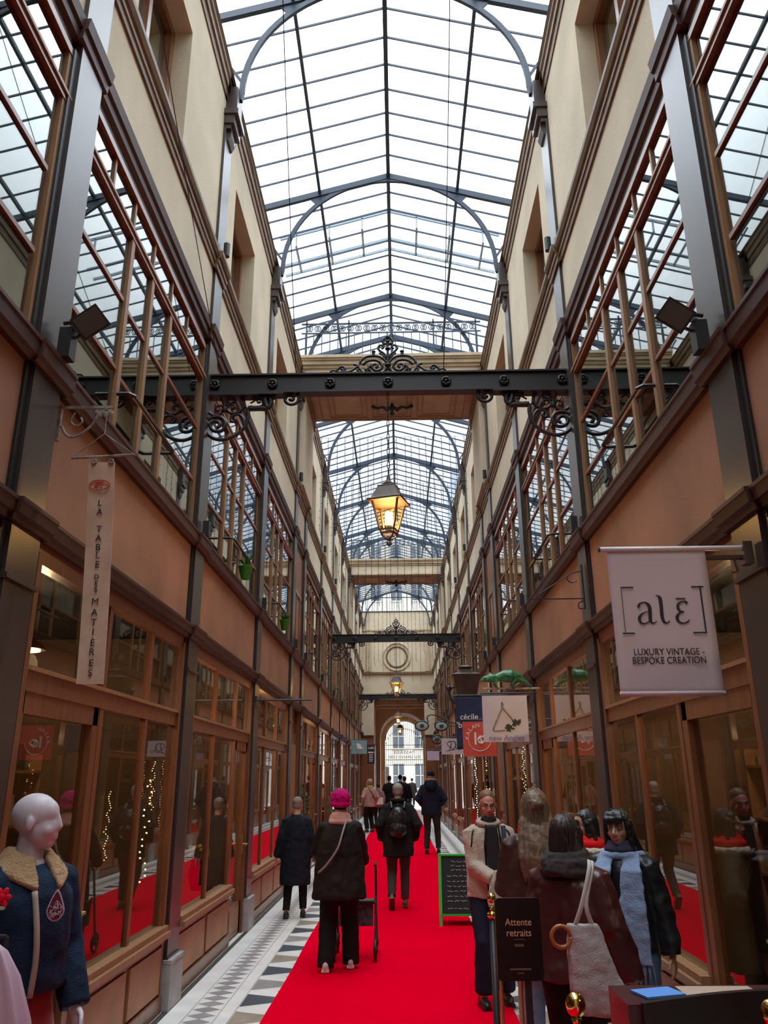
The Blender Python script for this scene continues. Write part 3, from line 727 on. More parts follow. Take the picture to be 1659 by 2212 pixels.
def lantern_meshes():
    m = MB()
    sq = lambda h, z: [(-h,-h,z),(h,-h,z),(h,h,z),(-h,h,z)]
    m.loft([sq(.165,-.165), sq(.17,-.15), sq(.135,-.13), sq(.128,-.115), sq(.085,-.01), sq(.088,0), sq(.06,.015)])
    m.lathe([(.025,.01),(.06,.02),(.062,.035),(.03,.05),(.022,.07),(.015,.12),(.0,.13)], n=16)
    a = [(.125,-.165),(.068,-.44)]
    for sx in (-1,1):
        for sy in (-1,1):
            m.beam((sx*a[0][0], sy*a[0][0], a[0][1]), (sx*a[1][0], sy*a[1][0], a[1][1]), .016, .016)
            m.tube([(sx*.068, sy*.068, -.44), (sx*.05, sy*.05, -.50), (0,0,-.53)], .008, 6)
    for h, z in ((.068,-.44),(.060,-.47)):
        for k in range(4):
            p, q = sq(h,z)[k], sq(h,z)[(k+1)%4]; m.beam(p, q, .016, .018)
    m.lathe([(.0,-.52),(.02,-.53),(.012,-.545),(.026,-.56),(.026,-.575),(.0,-.60)], n=12)
    g = MB()
    for k in range(4):
        p = sq(.122,-.168); q = sq(.067,-.435); g.poly([p[k], p[(k+1)%4], q[(k+1)%4], q[k]])
    b = MB()
    for k in range(4): x, y = [(-.025,0),(.025,0),(0,.025),(0,-.025)][k]; b.tube([(x,y,-.38),(x,y,-.26)], .013, 8)
    b.tube([(0,0,-.39),(0,0,-.26)], .02, 8)
    cb = MB(); cb.lathe([(.03,-.44),(.028,-.39),(.0,-.385)], n=10)
    return m.data('lantern_body', M_lantern), g.data('lantern_pane', M_lglass), b.data('bulb', M_bulb, True), cb.data('bulb_holder', M_lantern)
lm = lantern_meshes()
def chain_mesh(h):
    c = MB(); n = max(2, int(h/.07)); s = h/n
    for k in range(n):
        z = (k+.5)*s
        pts = [( .012*math.cos(t), 0, z+s*.62*math.sin(t)) if k % 2 else (0, .012*math.cos(t), z+s*.62*math.sin(t)) for t in [2*PI*j/8 for j in range(9)]]
        c.tube(pts, .004, 4)
    return c
for k, (y, zb, zl, w_) in enumerate(((7.05+.12, 5.59, 4.37, 60), (22.3, 5.56, 4.37, 50), (37.5, 5.40, 4.55, 50))):
    nm = ('nearest', 'middle', 'farthest')[k]
    t = thing('iron_beam', '%s black iron cross beam with scroll brackets and a wrought crest' % nm, 'beam', (XC, y, zb), group=None)
    add_child('beam', bm_, t); add_child('rosettes', ro_, t); add_child('crest', cr_, t); add_child('scroll_bracket', bs_[0], t); add_child('scroll_bracket', bs_[1], t)
    t = thing('hanging_lantern', '%s lit four-sided lantern hanging on a chain from its iron beam' % nm, 'lantern', (XC-.005, y, zl), math.radians(-17))
    for n_, me in zip(('lantern_body','lantern_pane','bulb','bulb_holder'), lm): add_child(n_, me, t)
    chain_mesh(zb-.21-zl-.12).build('chain', M_black, t, loc=(0,0,.12))
    l = bpy.data.lights.new('lantern_light', 'POINT'); l.energy = w_; l.color = (1,.66,.34); l.shadow_soft_size = .05
    lo = bpy.data.objects.new('lantern_light', l); COL.objects.link(lo); lo.parent = t; lo.location = (0,0,-.32)
t = thing('porch_lantern', 'small lit lantern glowing inside the far round arch', 'lantern', (.0, 47.0, 4.6), .4)
for n_, me in zip(('lantern_body','lantern_pane','bulb','bulb_holder'), lm): add_child(n_, me, t)
chain_mesh(.9).build('chain', M_black, t, loc=(0,0,.12))
l = bpy.data.lights.new('lantern_light', 'POINT'); l.energy = 40; l.color = (1,.8,.6); l.shadow_soft_size = .05
lo = bpy.data.objects.new('lantern_light', l); COL.objects.link(lo); lo.parent = t; lo.location = (0,0,-.32)
# ================================================================ wall fittings
def floodlight(x, y, z, sg, label):
    t = thing('floodlight', label, 'floodlight', (x, y, z), 0)
    R_ = Matrix.Rotation(math.radians(-38*sg), 4, 'Y') @ Matrix.Rotation(math.radians(-62), 4, 'X')
    w = MB(); sq = lambda h, k, z_: [(-h,-k,z_),(h,-k,z_),(h,k,z_),(-h,k,z_)]
    w.loft([sq(.05,.04,.11), sq(.085,.065,.08), sq(.10,.08,0), sq(.105,.085,-.02), sq(.105,.085,-.035)])
    for k in range(-3, 4): w.box(k*.02-.004, k*.02+.004, -.05, .05, .08, .125)
    h = w.build('lamp_housing', M_black, t); h.matrix_local = Matrix.Translation((sg*.12, 0, .0)) @ R_ @ Matrix.Scale(.8, 4)
    g = MB(); g.box(-.09, .09, -.07, .07, -.040, -.036); g.build('front_glass', M_iron, h)
    a = MB(); a.tube([(-sg*.03, 0, .0), (sg*.04, 0, .01), (sg*.10, 0, .05)], .012, 6); a.tube([(-sg*.03, .02, -.06), (sg*.02, .02, -.09), (sg*.13, .02, -.03)], .010, 6); a.build('arm', M_black, t)
    b = MB(); b.box(-.035, .035, -.03, .05, -.22, -.04); b.build('ballast_box', M_black, t)
floodlight(-1.80, 3.78, 4.10, 1, 'black floodlight on an arm fixed to the left pilaster nearest the camera')
floodlight(1.65, 3.78, 4.08, -1, 'black floodlight on an arm fixed to the right pilaster nearest the camera')
for side, x0, sg in SIDES:
    for i in range(3, len(P)-1):
        w = MB(); w.box(-.03, .03, -.03, .03, 0, .15)
        o = w.build('spotlight', M_black, loc=(x0+sg*.045, P[i]+PW*.5, 3.90))
        tag(o, 'small black box spotlight on the sill cornice, %s wall' % side, 'spotlight', 'box spotlights on the %s sill cornice' % side)
    for i in (3, 4, 5, 6, 7, 8):
        w = MB(); w.tube([(0,0,0), (0,0,.16)], .035, 10)
        o = w.build('uplighter', M_black, loc=(x0+sg*.06, P[i]+PW*.5, 7.06))
        tag(o, 'small black cylinder uplighter on the upper moulding, %s wall' % side, 'spotlight', 'cylinder uplighters on the upper %s moulding' % side)
for x, ys_ in ((-.66, (2.2, 7.17)), (.42, (2.2, 7.17))):
    w = MB(); n = 14
    w.tube([(x-.35*j/n*(1 if x < 0 else -.2), ys_[0]+(ys_[1]-ys_[0])*j/n, 9.2-(9.2-5.6)*j/n-.25*math.sin(PI*j/n)) for j in range(n+1)], .004, 4)
    tag(w.build('cable', M_black), 'thin black cable running down to the nearest iron beam, %s of the ridge' % ('left' if x < 0 else 'right'), 'cable')
for x, p0, p1 in ((XL+.03, (2.0, 9.15), (7.1, 5.62)), (XL+.03, (7.2, 9.15), (13.9, 9.1))):
    w = MB(); n = 12
    w.tube([(x+.06, p0[0]+(p1[0]-p0[0])*j/n, p0[1]+(p1[1]-p0[1])*j/n-.15*math.sin(PI*j/n)) for j in range(n+1)], .004, 4)
    tag(w.build('wall_cable', M_black), 'thin black cable along the left wall %s' % ('running down to the nearest beam' if p0[0] < 3 else 'just under the eaves'), 'cable')
# icicle light strings
for y, zt, zlo, zhi, lab in ((16.6, 9.1, 6.6, 7.6, 'curtain of unlit icicle light strings hanging just behind the nearer bridge'), (19.6, 9.1, 5.6, 6.6, 'curtain of unlit icicle light strings hanging before the second lit lantern'), (32.0, 9.0, 5.0, 6.5, 'curtain of unlit icicle light strings hanging behind the farther bridge')):
    t = thing('string_lights', lab, 'string lights', (XC, y, zt))
    w = MB(); w.tube([(-1.80, 0, 0), (1.80, 0, 0)], .004, 4); w.build('support_wire', M_black, t)
    for k in range(20):
        x = -1.62+k*.17+random.uniform(-.03, .03); z = -(zt-random.uniform(zlo, zhi))
        w = MB(); w.tube([(x, 0, 0), (x+.01, 0, z*.5), (x, 0, z*.93), (x+.03, 0, z)], .0055, 4)
        for j in range(14):
            zz = z*(j+.5)/14; s_ = random.choice((-1, 1)); w.tube([(x, 0, zz), (x+s_*.035, .0, zz+.012)], .005, 4)
        w.build('strand', M_black, t)
# ================================================================ signs and things on the walls
M_wcloth = mat('pinkish_white_banner_cloth', (.62,.52,.54), .8, bump=.1, bump_scale=9)
M_ink = mat('black_ink', (.02,.018,.03), .7)
M_tanc = mat('beige_banner_cloth', (.70,.50,.35), .85, noise_amt=.25, noise_scale=7, bump=.2, bump_scale=12)
M_navy = mat('navy_banner_cloth', (.008,.022,.09), .7, noise_amt=.5, noise_scale=4)
M_red = mat('coral_red_board', (.62,.085,.05), .6)
M_signw = mat('white_sign_board', (.68,.62,.64), .6)
M_wlet = mat('white_lettering', (.8,.8,.8), .6)
M_redink = mat('red_ink', (.55,.06,.03), .7)
M_rust = mat('weathered_bracket_iron', (.12,.085,.07), .7, noise_amt=.6, noise_scale=20, col2=(.4,.36,.32))
def sheet(name, x0, x1, z0, z1, m, parent, y=0, wav=.008, taper=0, nx=10, nz=16, th=.004, sag=None, cut=None):
    v = []; f = []
    for side_ in (0, 1):
        for j in range(nz+1):
            for i in range(nx+1):
                u = i/nx; w = j/nz
                x = x0+(x1-x0)*u; z = z1+(z0-z1)*w
                x += taper*w*(u-.5)
                v.append((x, y+side_*th+wav*math.sin(u*7+w*2)*w, z))
    N = (nx+1)*(nz+1)
    for j in range(nz):
        for i in range(nx):
            a = j*(nx+1)+i; q = (a, a+1, a+nx+2, a+nx+1); f.append(q); f.append(tuple(N+k for k in reversed(q)))
    rim = [i for i in range(nx+1)]+[j*(nx+1)+nx for j in range(1, nz+1)]+[nz*(nx+1)+i for i in range(nx-1, -1, -1)]+[j*(nx+1) for j in range(nz-1, 0, -1)]
    for k in range(len(rim)): a, b = rim[k], rim[(k+1) % len(rim)]; f.append((a, b, N+b, N+a))
    w_ = MB(); w_.mesh(v, f); return w_.build(name, m, parent, True)
def ribbon(w, pts, y, k=6, cap=True):
    """variable width pen stroke in the xz plane; pts are (x, z, width)"""
    P_ = smooth_pts(pts, k); L_, R_ = [], []
    for i, p in enumerate(P_):
        a = P_[max(i-1,0)]; b = P_[min(i+1,len(P_)-1)]; dx, dz = b[0]-a[0], b[1]-a[1]; l = math.hypot(dx, dz) or 1
        nx_, nz_ = -dz/l*p[2]/2, dx/l*p[2]/2; L_.append((p[0]+nx_, p[1]+nz_)); R_.append((p[0]-nx_, p[1]-nz_))
    for i in range(len(P_)-1):
        q = [L_[i], L_[i+1], R_[i+1], R_[i]]
        w.loft([[(x, y-.0015, z) for x, z in q], [(x, y, z) for x, z in q]])
def rect(w, x0, x1, z0, z1, y): w.box(x0, x1, y-.0015, y, z0, z1)
# --- white banner with bracketed word (right)
YBN = 3.70
t = thing('hanging_banner', 'large pinkish-white cloth banner lettered alē on a white pole, right foreground', 'banner', (0, YBN, 0))
sheet('banner_cloth', 1.008, 1.478, 2.045, 2.735, M_wcloth, t, wav=.003, nx=12)
w = MB(); w.tube([(.975, .0, 2.741), (1.665, .0, 2.741)], .012, 10); w.build('pole', mat('white_painted_pole', (.75,.72,.75), .4), t, True)
w = MB(); w.tube([(.965, 0, 2.741), (.976, 0, 2.741)], .0135, 10); w.tube([(.97,.0,2.741),(1.66,.0,2.741)], .006, 6); w.tube([(1.48,.02,2.70),(1.66,.02,2.70)], .013, 8); w.box(1.655, 1.70, -.02, .04, 2.66, 2.77); w.tube([(1.62,.02,2.70),(1.63,.02,2.63),(1.60,.02,2.625)], .007, 6); w.build('pole_holder', M_iron, t)
w = MB(); w.tube([(1.005, -.001, 2.058), (1.48, -.001, 2.058)], .011, 10); w.build('bottom_hem', M_wcloth, t, True)
def bx(px, py): return (1.008+.47*(px-1312-(py-1190)*.066)/(218+(py-1190)*.028), 2.734-(py-1190)*.00218)
w = MB(); yb = -.003
def R2(x0, x1, y0, y1, sl=0):
    a = bx(x0, y0); b = bx(x1, y1); rect(w, a[0], b[0], b[1], a[1], yb)
R2(1341, 1347, 1272, 1375); R2(1341, 1368, 1272, 1275); R2(1341, 1368, 1372, 1375)
R2(1517, 1523, 1272, 1375); R2(1496, 1523, 1272, 1275); R2(1496, 1523, 1372, 1375)
def ST(pts, y=None): ribbon(w, [(*bx(a, b), c*.0022) for a, b, c in pts], yb if y is None else y)
ST([(1378,1318,6),(1380,1311,5),(1388,1307,3),(1397,1309,5),(1402,1317,7.5),(1403,1330,7.5),(1403,1345,7),(1406,1351,4),(1413,1351,2),(1417,1348,1.5)])
ST([(1403,1327,2),(1394,1328,2),(1384,1333,4),(1379,1341,6.5),(1381,1349,5),(1388,1353,3),(1396,1351,2.5),(1402,1346,2)])
ST([(1416,1292,1.5),(1422,1293,3),(1426,1298,7),(1428,1315,7.5),(1429,1335,7.5),(1432,1348,6),(1439,1352,3),(1446,1347,1.5)])
ST([(1486,1310,6),(1482,1306,4),(1474,1306,2.5),(1466,1311,5),(1465,1320,6),(1470,1326,3),(1478,1328,2)])
ST([(1478,1328,2),(1468,1331,4),(1462,1340,7),(1466,1350,5),(1476,1353,3),(1485,1350,3),(1489,1345,1.5)])
R2(1461, 1482, 1300-2, 1302-1)
w.build('lettering', M_ink, t)
cx, cz = bx(1441, 1414); text('lettering', 'LUXURY VINTAGE -', .044, M_ink, t, (cx, -.004, cz), sx=.84)
cx, cz = bx(1441, 1432); text('lettering', 'BESPOKE CREATION', .044, M_ink, t, (cx, -.004, cz), sx=.84)
# --- long beige banner (left)
Y0 = 4.0
t = thing('hanging_banner', 'long narrow beige banner lettered LA TABLE DES MATIÈRES hanging on the left', 'banner', (0, Y0, 0))
v = MB(); n = 20
L_ = []
def bl(px, py): # pixel on the banner plane to its own cloth coordinates
    return (-1.677+(px-197)*.00256, 3.355-(py-1000)*.0025)
N_ = 24
rows = []
for j in range(N_+1):
    w_ = j/N_; z = 3.36-1.20*w_; xa = -1.690+.070*w_; xb = -1.548+.064*w_; yy = .02*math.sin(w_*3)
    rows.append([(xa, yy, z), (xb, yy+.004, z), (xb, yy+.008, z), (xa, yy+.004, z)])
v.loft(rows); v.build('banner_cloth', M_tanc, t)
txt = 'LA TABLE DES MATIÈRES'; z = 3.05
zs_ = {}
seq = [('L',1092),('A',1112),('T',1150),('A',1170),('B',1190),('L',1208),('E',1228),('D',1254),('E',1268),('S',1281),('M',1307),('A',1329),('T',1350),('I',1370),('È',1392),('R',1411),('E',1433),('S',1453)]
for ch, py in seq:
    zz = 3.355-(py-1000)*.00252; w_ = (3.36-zz)/1.20; small = py in (1254,1268,1281)
    text('lettering', ch, .038 if small else .050, M_ink, t, (-1.619+.067*w_, -.004+.02*math.sin(w_*3), zz), ext=.001)
w = MB(); w.torus((-1.617, .0, 3.225), .055, .0035, n=24, k=5, sz=.52); w.tube([(-1.64,0,3.242),(-1.595,0,3.244)], .003, 5); w.tube([(-1.622,0,3.24),(-1.632,0,3.205)], .003, 5); w.tube([(-1.61,0,3.242),(-1.608,0,3.208),(-1.60,0,3.207)], .003, 5); w.tube([(-1.632,0,3.24),(-1.645,0,3.205)], .003, 5)
w.build('red_emblem', M_redink, t)
w = MB(); w.tube([(-1.79, 0, 3.385), (-1.44, 0, 3.40)], .008, 8); w.tube([(-1.79,0,3.385),(-1.62,0,3.53),(-1.44,0,3.40)], .003, 5)
for x in (-1.66, -1.565): w.torus((x, -.004, 3.362), .012, .005, n=10, k=5)
w.build('hanging_rod', M_rust, t)
w = MB(); w.box(-1.90, -1.58, -.006, .006, 3.685, 3.70); w.box(-1.895, -1.875, -.01, .01, 3.49, 3.70)
w.tube(smooth_pts([(-1.87,0,3.58),(-1.83,0,3.52),(-1.77,0,3.52),(-1.70,0,3.58),(-1.66,0,3.66),(-1.62,0,3.68)], 4), .008, 6)
w.tube(smooth_pts([(-1.80,0,3.66),(-1.82,0,3.61),(-1.79,0,3.58),(-1.755,0,3.60),(-1.765,0,3.63)], 4), .006, 6)
for k in range(8): w.ell((-1.68+.012*k, 0, 3.66-.006*(k % 3)), (.014,.01,.02), n=6, k=4)
w.tube([(-1.62, 0, 3.69), (-1.62, 0, 3.53)], .003, 5)
w.build('wall_bracket', M_rust, t)
# --- projecting signs along the right wall
def rod(parent, x0, x1, z, r=.01, name='rod', y=0):
    w = MB(); w.tube([(x0, y, z), (x1, y, z)], r, 6); return w.build(name, M_black, parent)
t = thing('hanging_sign', 'white square sign with a drawn hanger and green sprigs, lettered new Angles', 'sign', (0, 10.3, 0))
rod(t, 1.02, 1.74, 2.72, .012)
w = MB(); w.box(1.045, 1.61, -.008, .008, 2.125, 2.69); w.build('board', M_signw, t)
w = MB()
def na(px, py): return (1.045+(px-1040)*.00583, -.012, 2.69-(py-1505)*.00577)
w.tube([na(1082,1532), na(1081,1522), na(1083,1518), na(1085,1523), na(1083,1532)], .006, 6)
w.tube([na(1083,1530), na(1062,1573), na(1061,1578), na(1064,1580), na(1086,1579)], .008, 6); w.tube([na(1083,1530), na(1105,1558)], .008, 6); w.build('hanger_drawing', M_rust, t)
w = MB(); random.seed(3)
for cx, cy in ((1096,1575),(1113,1564)):
    for k in range(16):
        a = random.random()*6.3; r = random.uniform(2, 9); p = na(cx+r*math.cos(a), cy+.8*r*math.sin(a)); w.ell(p, (.022,.006,.012), n=6, k=4, rot=Matrix.Rotation(a, 3, 'Y'))
w.build('green_sprigs', mat('dark_leaf', (.03,.06,.02), .6), t)
text('lettering', 'new Angles', .10, mat('mauve_lettering', (.25,.18,.32), .6), t, (1.33, -.012, 2.17), sx=.95)
t = thing('hanging_sign', 'coral red square sign with a round white monogram, partly behind the white sign', 'sign', (0, 11.2, 0))
rod(t, .88, 1.74, 2.46)
w = MB(); w.box(.855, 1.305, -.008, .008, 1.975, 2.43); w.build('board', M_red, t)
w = MB(); w.torus((1.08, -.012, 2.20), .155, .004, n=30, k=4, a0=PI*1.0, a1=PI*2.0); w.box(1.01, 1.035, -.014, -.01, 2.13, 2.29)
w.tube([(1.10,-.012,2.24),(1.06,-.012,2.20),(1.07,-.012,2.16),(1.12,-.012,2.145)], .014, 6); w.torus((1.13, -.012, 2.20), .035, .011, n=14, k=5); w.build('monogram', M_wlet, t)
for k, ch in enumerate('KALAN'):
    a = math.radians(178-k*20); text('lettering', ch, .075, M_wlet, t, (1.08+.165*math.cos(a), -.012, 2.215+.165*math.sin(a)), rot=(PI/2, -(a-PI/2), 0))
t = thing('hanging_banner', 'navy blue vertical banner lettered cécile bo, behind the white and red signs', 'banner', (0, 12.7, 0))
rod(t, .82, 1.74, 2.93, .012)
sheet('banner_cloth', .875, 1.30, 2.12, 2.92, M_navy, t, wav=.01)
text('lettering', 'cécile', .125, M_wlet, t, (1.075, -.02, 2.60)); text('lettering', "'bo", .125, M_wlet, t, (.955, -.02, 2.475))
t = thing('hanging_sign', 'white rectangular sign with a black script D, beyond the navy banner', 'sign', (0, 16.8, 0))
rod(t, .84, 1.74, 2.50); w = MB(); w.box(.84, 1.30, -.008, .008, 2.16, 2.47); w.build('board', M_signw, t)
w = MB(); ribbon(w, [(.93,2.22,.012),(.99,2.24,.01),(1.02,2.30,.02),(1.04,2.40,.01),(1.0,2.41,.012),(.95,2.36,.01),(1.02,2.29,.012),(1.10,2.24,.01)], -.010); ribbon(w, [(1.0,2.40,.01),(1.10,2.41,.016),(1.13,2.33,.022),(1.07,2.25,.014),(.97,2.23,.01)], -.010)
ribbon(w, [(1.12,2.24,.01),(1.16,2.29,.014),(1.19,2.24,.01),(1.24,2.28,.012)], -.010); w.build('lettering', M_ink, t)
# eye-shaped lens signs
M_lens = mat('pale_blue_lens', (.42,.52,.50), .25)
M_iris = mat('dark_teal_iris', (.03,.09,.09), .3)
t = thing('hanging_sign', 'optician sign of painted eyes in black oval frames on a curled bracket', 'sign', (0, 19.2, 0))
w = MB()
for cx, cz, rx, rz_ in ((.515, 2.87, .155, .105), (.97, 2.86, .15, .10), (.86, 2.56, .12, .095)): w.torus((cx, 0, cz), 1, .0, n=3) if False else w.tube([(cx+rx*math.cos(a), 0, cz+rz_*math.sin(a)) for a in [2*PI*j/24 for j in range(25)]], .016, 6)
w.build('oval_frame', M_black, t)
for cx, cz, rx, rz_, m_ in ((.515, 2.87, .15, .10, M_lens), (.97, 2.86, .145, .095, M_lens), (.86, 2.56, .115, .09, M_rust)):
    e_ = MB(); e_.ell((cx, 0, cz), (rx, .02, rz_), n=20); eo = e_.build('painted_eye', m_, t, True)
    e_ = MB(); e_.ell((cx, -.016, cz), (.055, .012, .052), n=14); e_.build('iris', M_iris, eo, True)
w = MB(); w.tube(smooth_pts([(.67,0,2.95),(.64,0,3.06),(.74,0,3.12),(.92,0,3.08),(1.1,0,2.98),(1.4,0,2.9),(1.74,0,2.9)], 4), .014, 6); w.tube([(.98,0,2.55),(1.74,0,2.7)], .012, 6); w.tube([(1.2,0,2.6),(1.2,0,2.95)], .01, 6); w.tube([(1.12,0,2.86),(1.74,0,2.86)], .012, 6); w.build('curled_bracket', M_black, t)
t = thing('hanging_sign', 'small pale mauve rectangular sign in front of the orange pier', 'sign', (0, 26.2, 0))
rod(t, .84, 1.74, 2.56, .012); w = MB(); w.box(.845, 1.23, -.01, .01, 2.24, 2.52); w.build('board', mat('mauve_sign_board', (.55,.47,.62), .6), t)  # white board, the purple light on it is put into its colour
# big tapered dark lantern-shaped sign
t = thing('shop_lantern_sign', 'large dark tapered box lantern with a cap projecting above the navy banner', 'sign', (1.17, 14.2, 3.22))
w = MB(); q4 = lambda h, z: [(-h,-h,z),(h,-h,z),(h,h,z),(-h,h,z)]
w.loft([q4(.16,-.22), q4(.235,.17), q4(.245,.18), q4(.25,.20), q4(.10,.26), q4(.09,.30), q4(.12,.34), q4(.03,.38)]); w.build('lantern_box', mat('aged_dark_bronze', (.07,.04,.028), .5, noise_amt=.4, noise_scale=6), t)
w = MB(); w.tube(smooth_pts([(-.20,0,.0),(-.27,0,-.02),(-.30,0,-.12),(-.22,0,-.26),(0,0,-.30),(.3,0,-.26),(.56,0,-.2)], 4), .022, 8); w.ell((-.30,0,-.02),(.05,.04,.05)); w.build('bracket', M_black, t)
# chameleon sculpture
t = thing('chameleon_sculpture', 'green chameleon sculpture walking along an iron rod above the white sign', 'sculpture', (1.33, 10.0, 2.745))
w = MB(); w.tube(smooth_pts([(-.27,0,.12,0),(-.20,0,.13,0),(-.10,0,.15,0),(0,0,.165,0),(.12,0,.15,0),(.21,0,.10,0)], 3) and [(-.25,0,.115),(-.19,0,.125),(-.12,0,.135),(-.03,0,.15),(.06,0,.15),(.14,0,.13),(.20,0,.10)], [.035,.055,.045,.075,.085,.065,.035], 12)
w.ell((-.25,0,.12),(.055,.035,.04)); w.ell((-.29,0,.105),(.035,.025,.025)); w.tube([(-.23,0,.15),(-.20,0,.195),(-.17,0,.15)], [.02,.012,.02], 8)
for s_ in (-1, 1):
    w.ell((-.27, s_*.03, .13), (.015,.012,.015)); w.tube([(-.12,s_*.04,.10),(-.15,s_*.05,.05),(-.12,s_*.02,.012)], [.024,.016,.012], 8); w.tube([(.10,s_*.04,.10),(.06,s_*.05,.05),(.09,s_*.02,.012)], [.026,.017,.012], 8)
w.tube([(.19,0,.11),(.26,0,.06),(.30,0,.0),(.30,0,-.02)], [.035,.022,.012,.006], 8)
organic(w, 'body', mat('mottled_green_paint', (.05,.30,.10), .4, noise_amt=.8, noise_scale=18, col2=(.01,.06,.03)), t, .008, 3)
w = MB(); w.tube([(-.31,0,0),(.40,0,0)], .012, 8); w.tube([(.05,0,0),(.15,.0,.08)], .02, 8); w.build('perch', M_rust, t)
# left signs
t = thing('hanging_sign', 'pale turquoise square sign with a white figure, hanging on the left far down', 'sign', (0, 20.5, 0))
rod(t, -1.86, -.84, 2.63); w = MB(); w.box(-1.22, -.83, -.008, .008, 2.29, 2.61); w.build('board', mat('turquoise_board', (.26,.50,.50), .6, noise_amt=.2, noise_scale=5), t)
w = MB(); w.ell((-1.03,-.01,2.47),(.06,.006,.05)); w.ell((-1.0,-.01,2.42),(.08,.006,.03)); w.ell((-1.06,-.01,2.51),(.03,.006,.03)); w.build('white_figure', M_wlet, t, True)
t = thing('hanging_sign', 'narrow black sign lettered café in front of the left pier', 'sign', (0, 27, 0))
rod(t, -1.86, -.80, 2.78); w = MB(); w.box(-1.08, -.84, -.01, .01, 2.16, 2.76); w.build('board', M_black, t)
text('lettering', 'café', .12, M_wlet, t, (-.96, -.014, 2.66)); 
w = MB(); rect(w, -1.05, -.87, 2.50, 2.54, -.012)
for k in range(5): rect(w, -1.02, -.90, 2.24+k*.05, 2.258+k*.05, -.012)
w.build('chalk_marks', M_wlet, t)
t = thing('sign_rod', 'bare black rod sticking out from the left wall over the bald man', 'rod', (0, 10.45, 2.675))
rod(t, -1.84, -1.13, 0, .014); w = MB(); w.box(-1.87,-1.84,-.03,.03,-.05,.05); w.build('wall_plate', M_black, t)
t = thing('sign_bracket', 'empty wrought-iron sign bracket on the second right pilaster', 'bracket', (1.70, 7.15, 3.35))
w = MB(); w.tube([(0,0,-.10),(-.52,0,-.10)], .006, 5); w.tube([(-.40,0,-.05),(-.1,0,.14),(0,0,.16)], .006, 5); w.tube([(0,0,-.2),(0,0,.22)], .009, 5)
w.tube(smooth_pts([(-.12,0,.13),(-.14,0,.08),(-.10,0,.05),(-.05,0,.07)],4), .006, 5); w.tube(smooth_pts([(0,0,-.12),(-.05,0,-.14),(-.05,0,-.19),(-.01,0,-.19)],4), .006, 5); w.build('scrolls', M_black, t)
# green planters on the first-floor sill
for k, (y, lab) in enumerate(((8.9, 'nearer'), (12.2, 'farther'))):
    t = thing('flower_pot', '%s bright green pot hanging at the left first-floor sill' % lab, 'pot', (XL+.10, y, 3.90))
    w = MB(); w.lathe([(.05,0),(.085,.15),(.09,.15),(.08,.14),(.045,.02)], n=14); w.build('pot', mat('bright_green_plastic', (.03,.35,.03), .4), t, True)
    w = MB(); random.seed(k)
    for j in range(14): a = random.random()*6.3; w.tube([(0,0,.13),(.05*math.cos(a),.05*math.sin(a),.22),(.10*math.cos(a),.10*math.sin(a),.20+random.random()*.1)], [.008,.012,.002], 5)
    w.build('leaves', M_green, t)
# ================================================================ people
M_skin = mat('light_skin', (.60,.32,.23), .5); M_skin2 = mat('warm_skin', (.50,.26,.17), .5)
def eyes_etc(head, M, lipcol, glasses=False, brow=(.05,.03,.02)):
    w = MB(); me_ = mat('eye_white', (.75,.72,.70), .3) if 'eye_white' not in MATS else MATS['eye_white']
    mi_ = MATS.get('eye_dark') or mat('eye_dark', (.02,.012,.01), .3)
    for s_ in (-1, 1):
        q = MB(); q.ell((s_*.030,.0825,.006), (.0125,.006,.0058), n=10, k=6, m=me_); q.ell((s_*.030,.0875,.006), (.0058,.0025,.0055), n=8, k=5, m=mi_)
        q.tube([(s_*.016,.088,.012),(s_*.030,.0905,.0145),(s_*.043,.083,.011)], .0022, 5, m=mi_)
        w.add(q, M)
    w.build('eyes', parent=head, smooth=True)
    mb_ = mat('eyebrow', brow, .8); w = MB(); q = MB()
    for s_ in (-1, 1): q.tube([(s_*.014,.093,.026),(s_*.030,.093,.032),(s_*.046,.082,.028)], [.003,.0035,.002], 5)
    w.add(q, M); w.build('eyebrows', mb_, head, True)
    w = MB(); q = MB(); q.tube([(-.023,.083,-.060),(-.010,.0925,-.063),(0,.095,-.0635),(.010,.0925,-.063),(.023,.083,-.060)], [.002,.0055,.0065,.0055,.002], 8)
    w.add(q, M); w.build('lips', mat('lips', lipcol, .45), head, True)
    if glasses:
        w = MB(); q = MB()
        for s_ in (-1, 1):
            q.tube([(s_*.031+.022*math.cos(a), .103-.006*abs(math.cos(a)), .002+.016*math.sin(a)) for a in [2*PI*j/14 for j in range(15)]], .0018, 5); q.tube([(s_*.053,.098,.006),(s_*.074,.04,.004),(s_*.074,-.01,.0)], .0018, 5)
        q.tube([(-.009,.104,.006),(0,.107,.009),(.009,.104,.006)], .0018, 5); w.add(q, M); w.build('glasses', M_black, head)
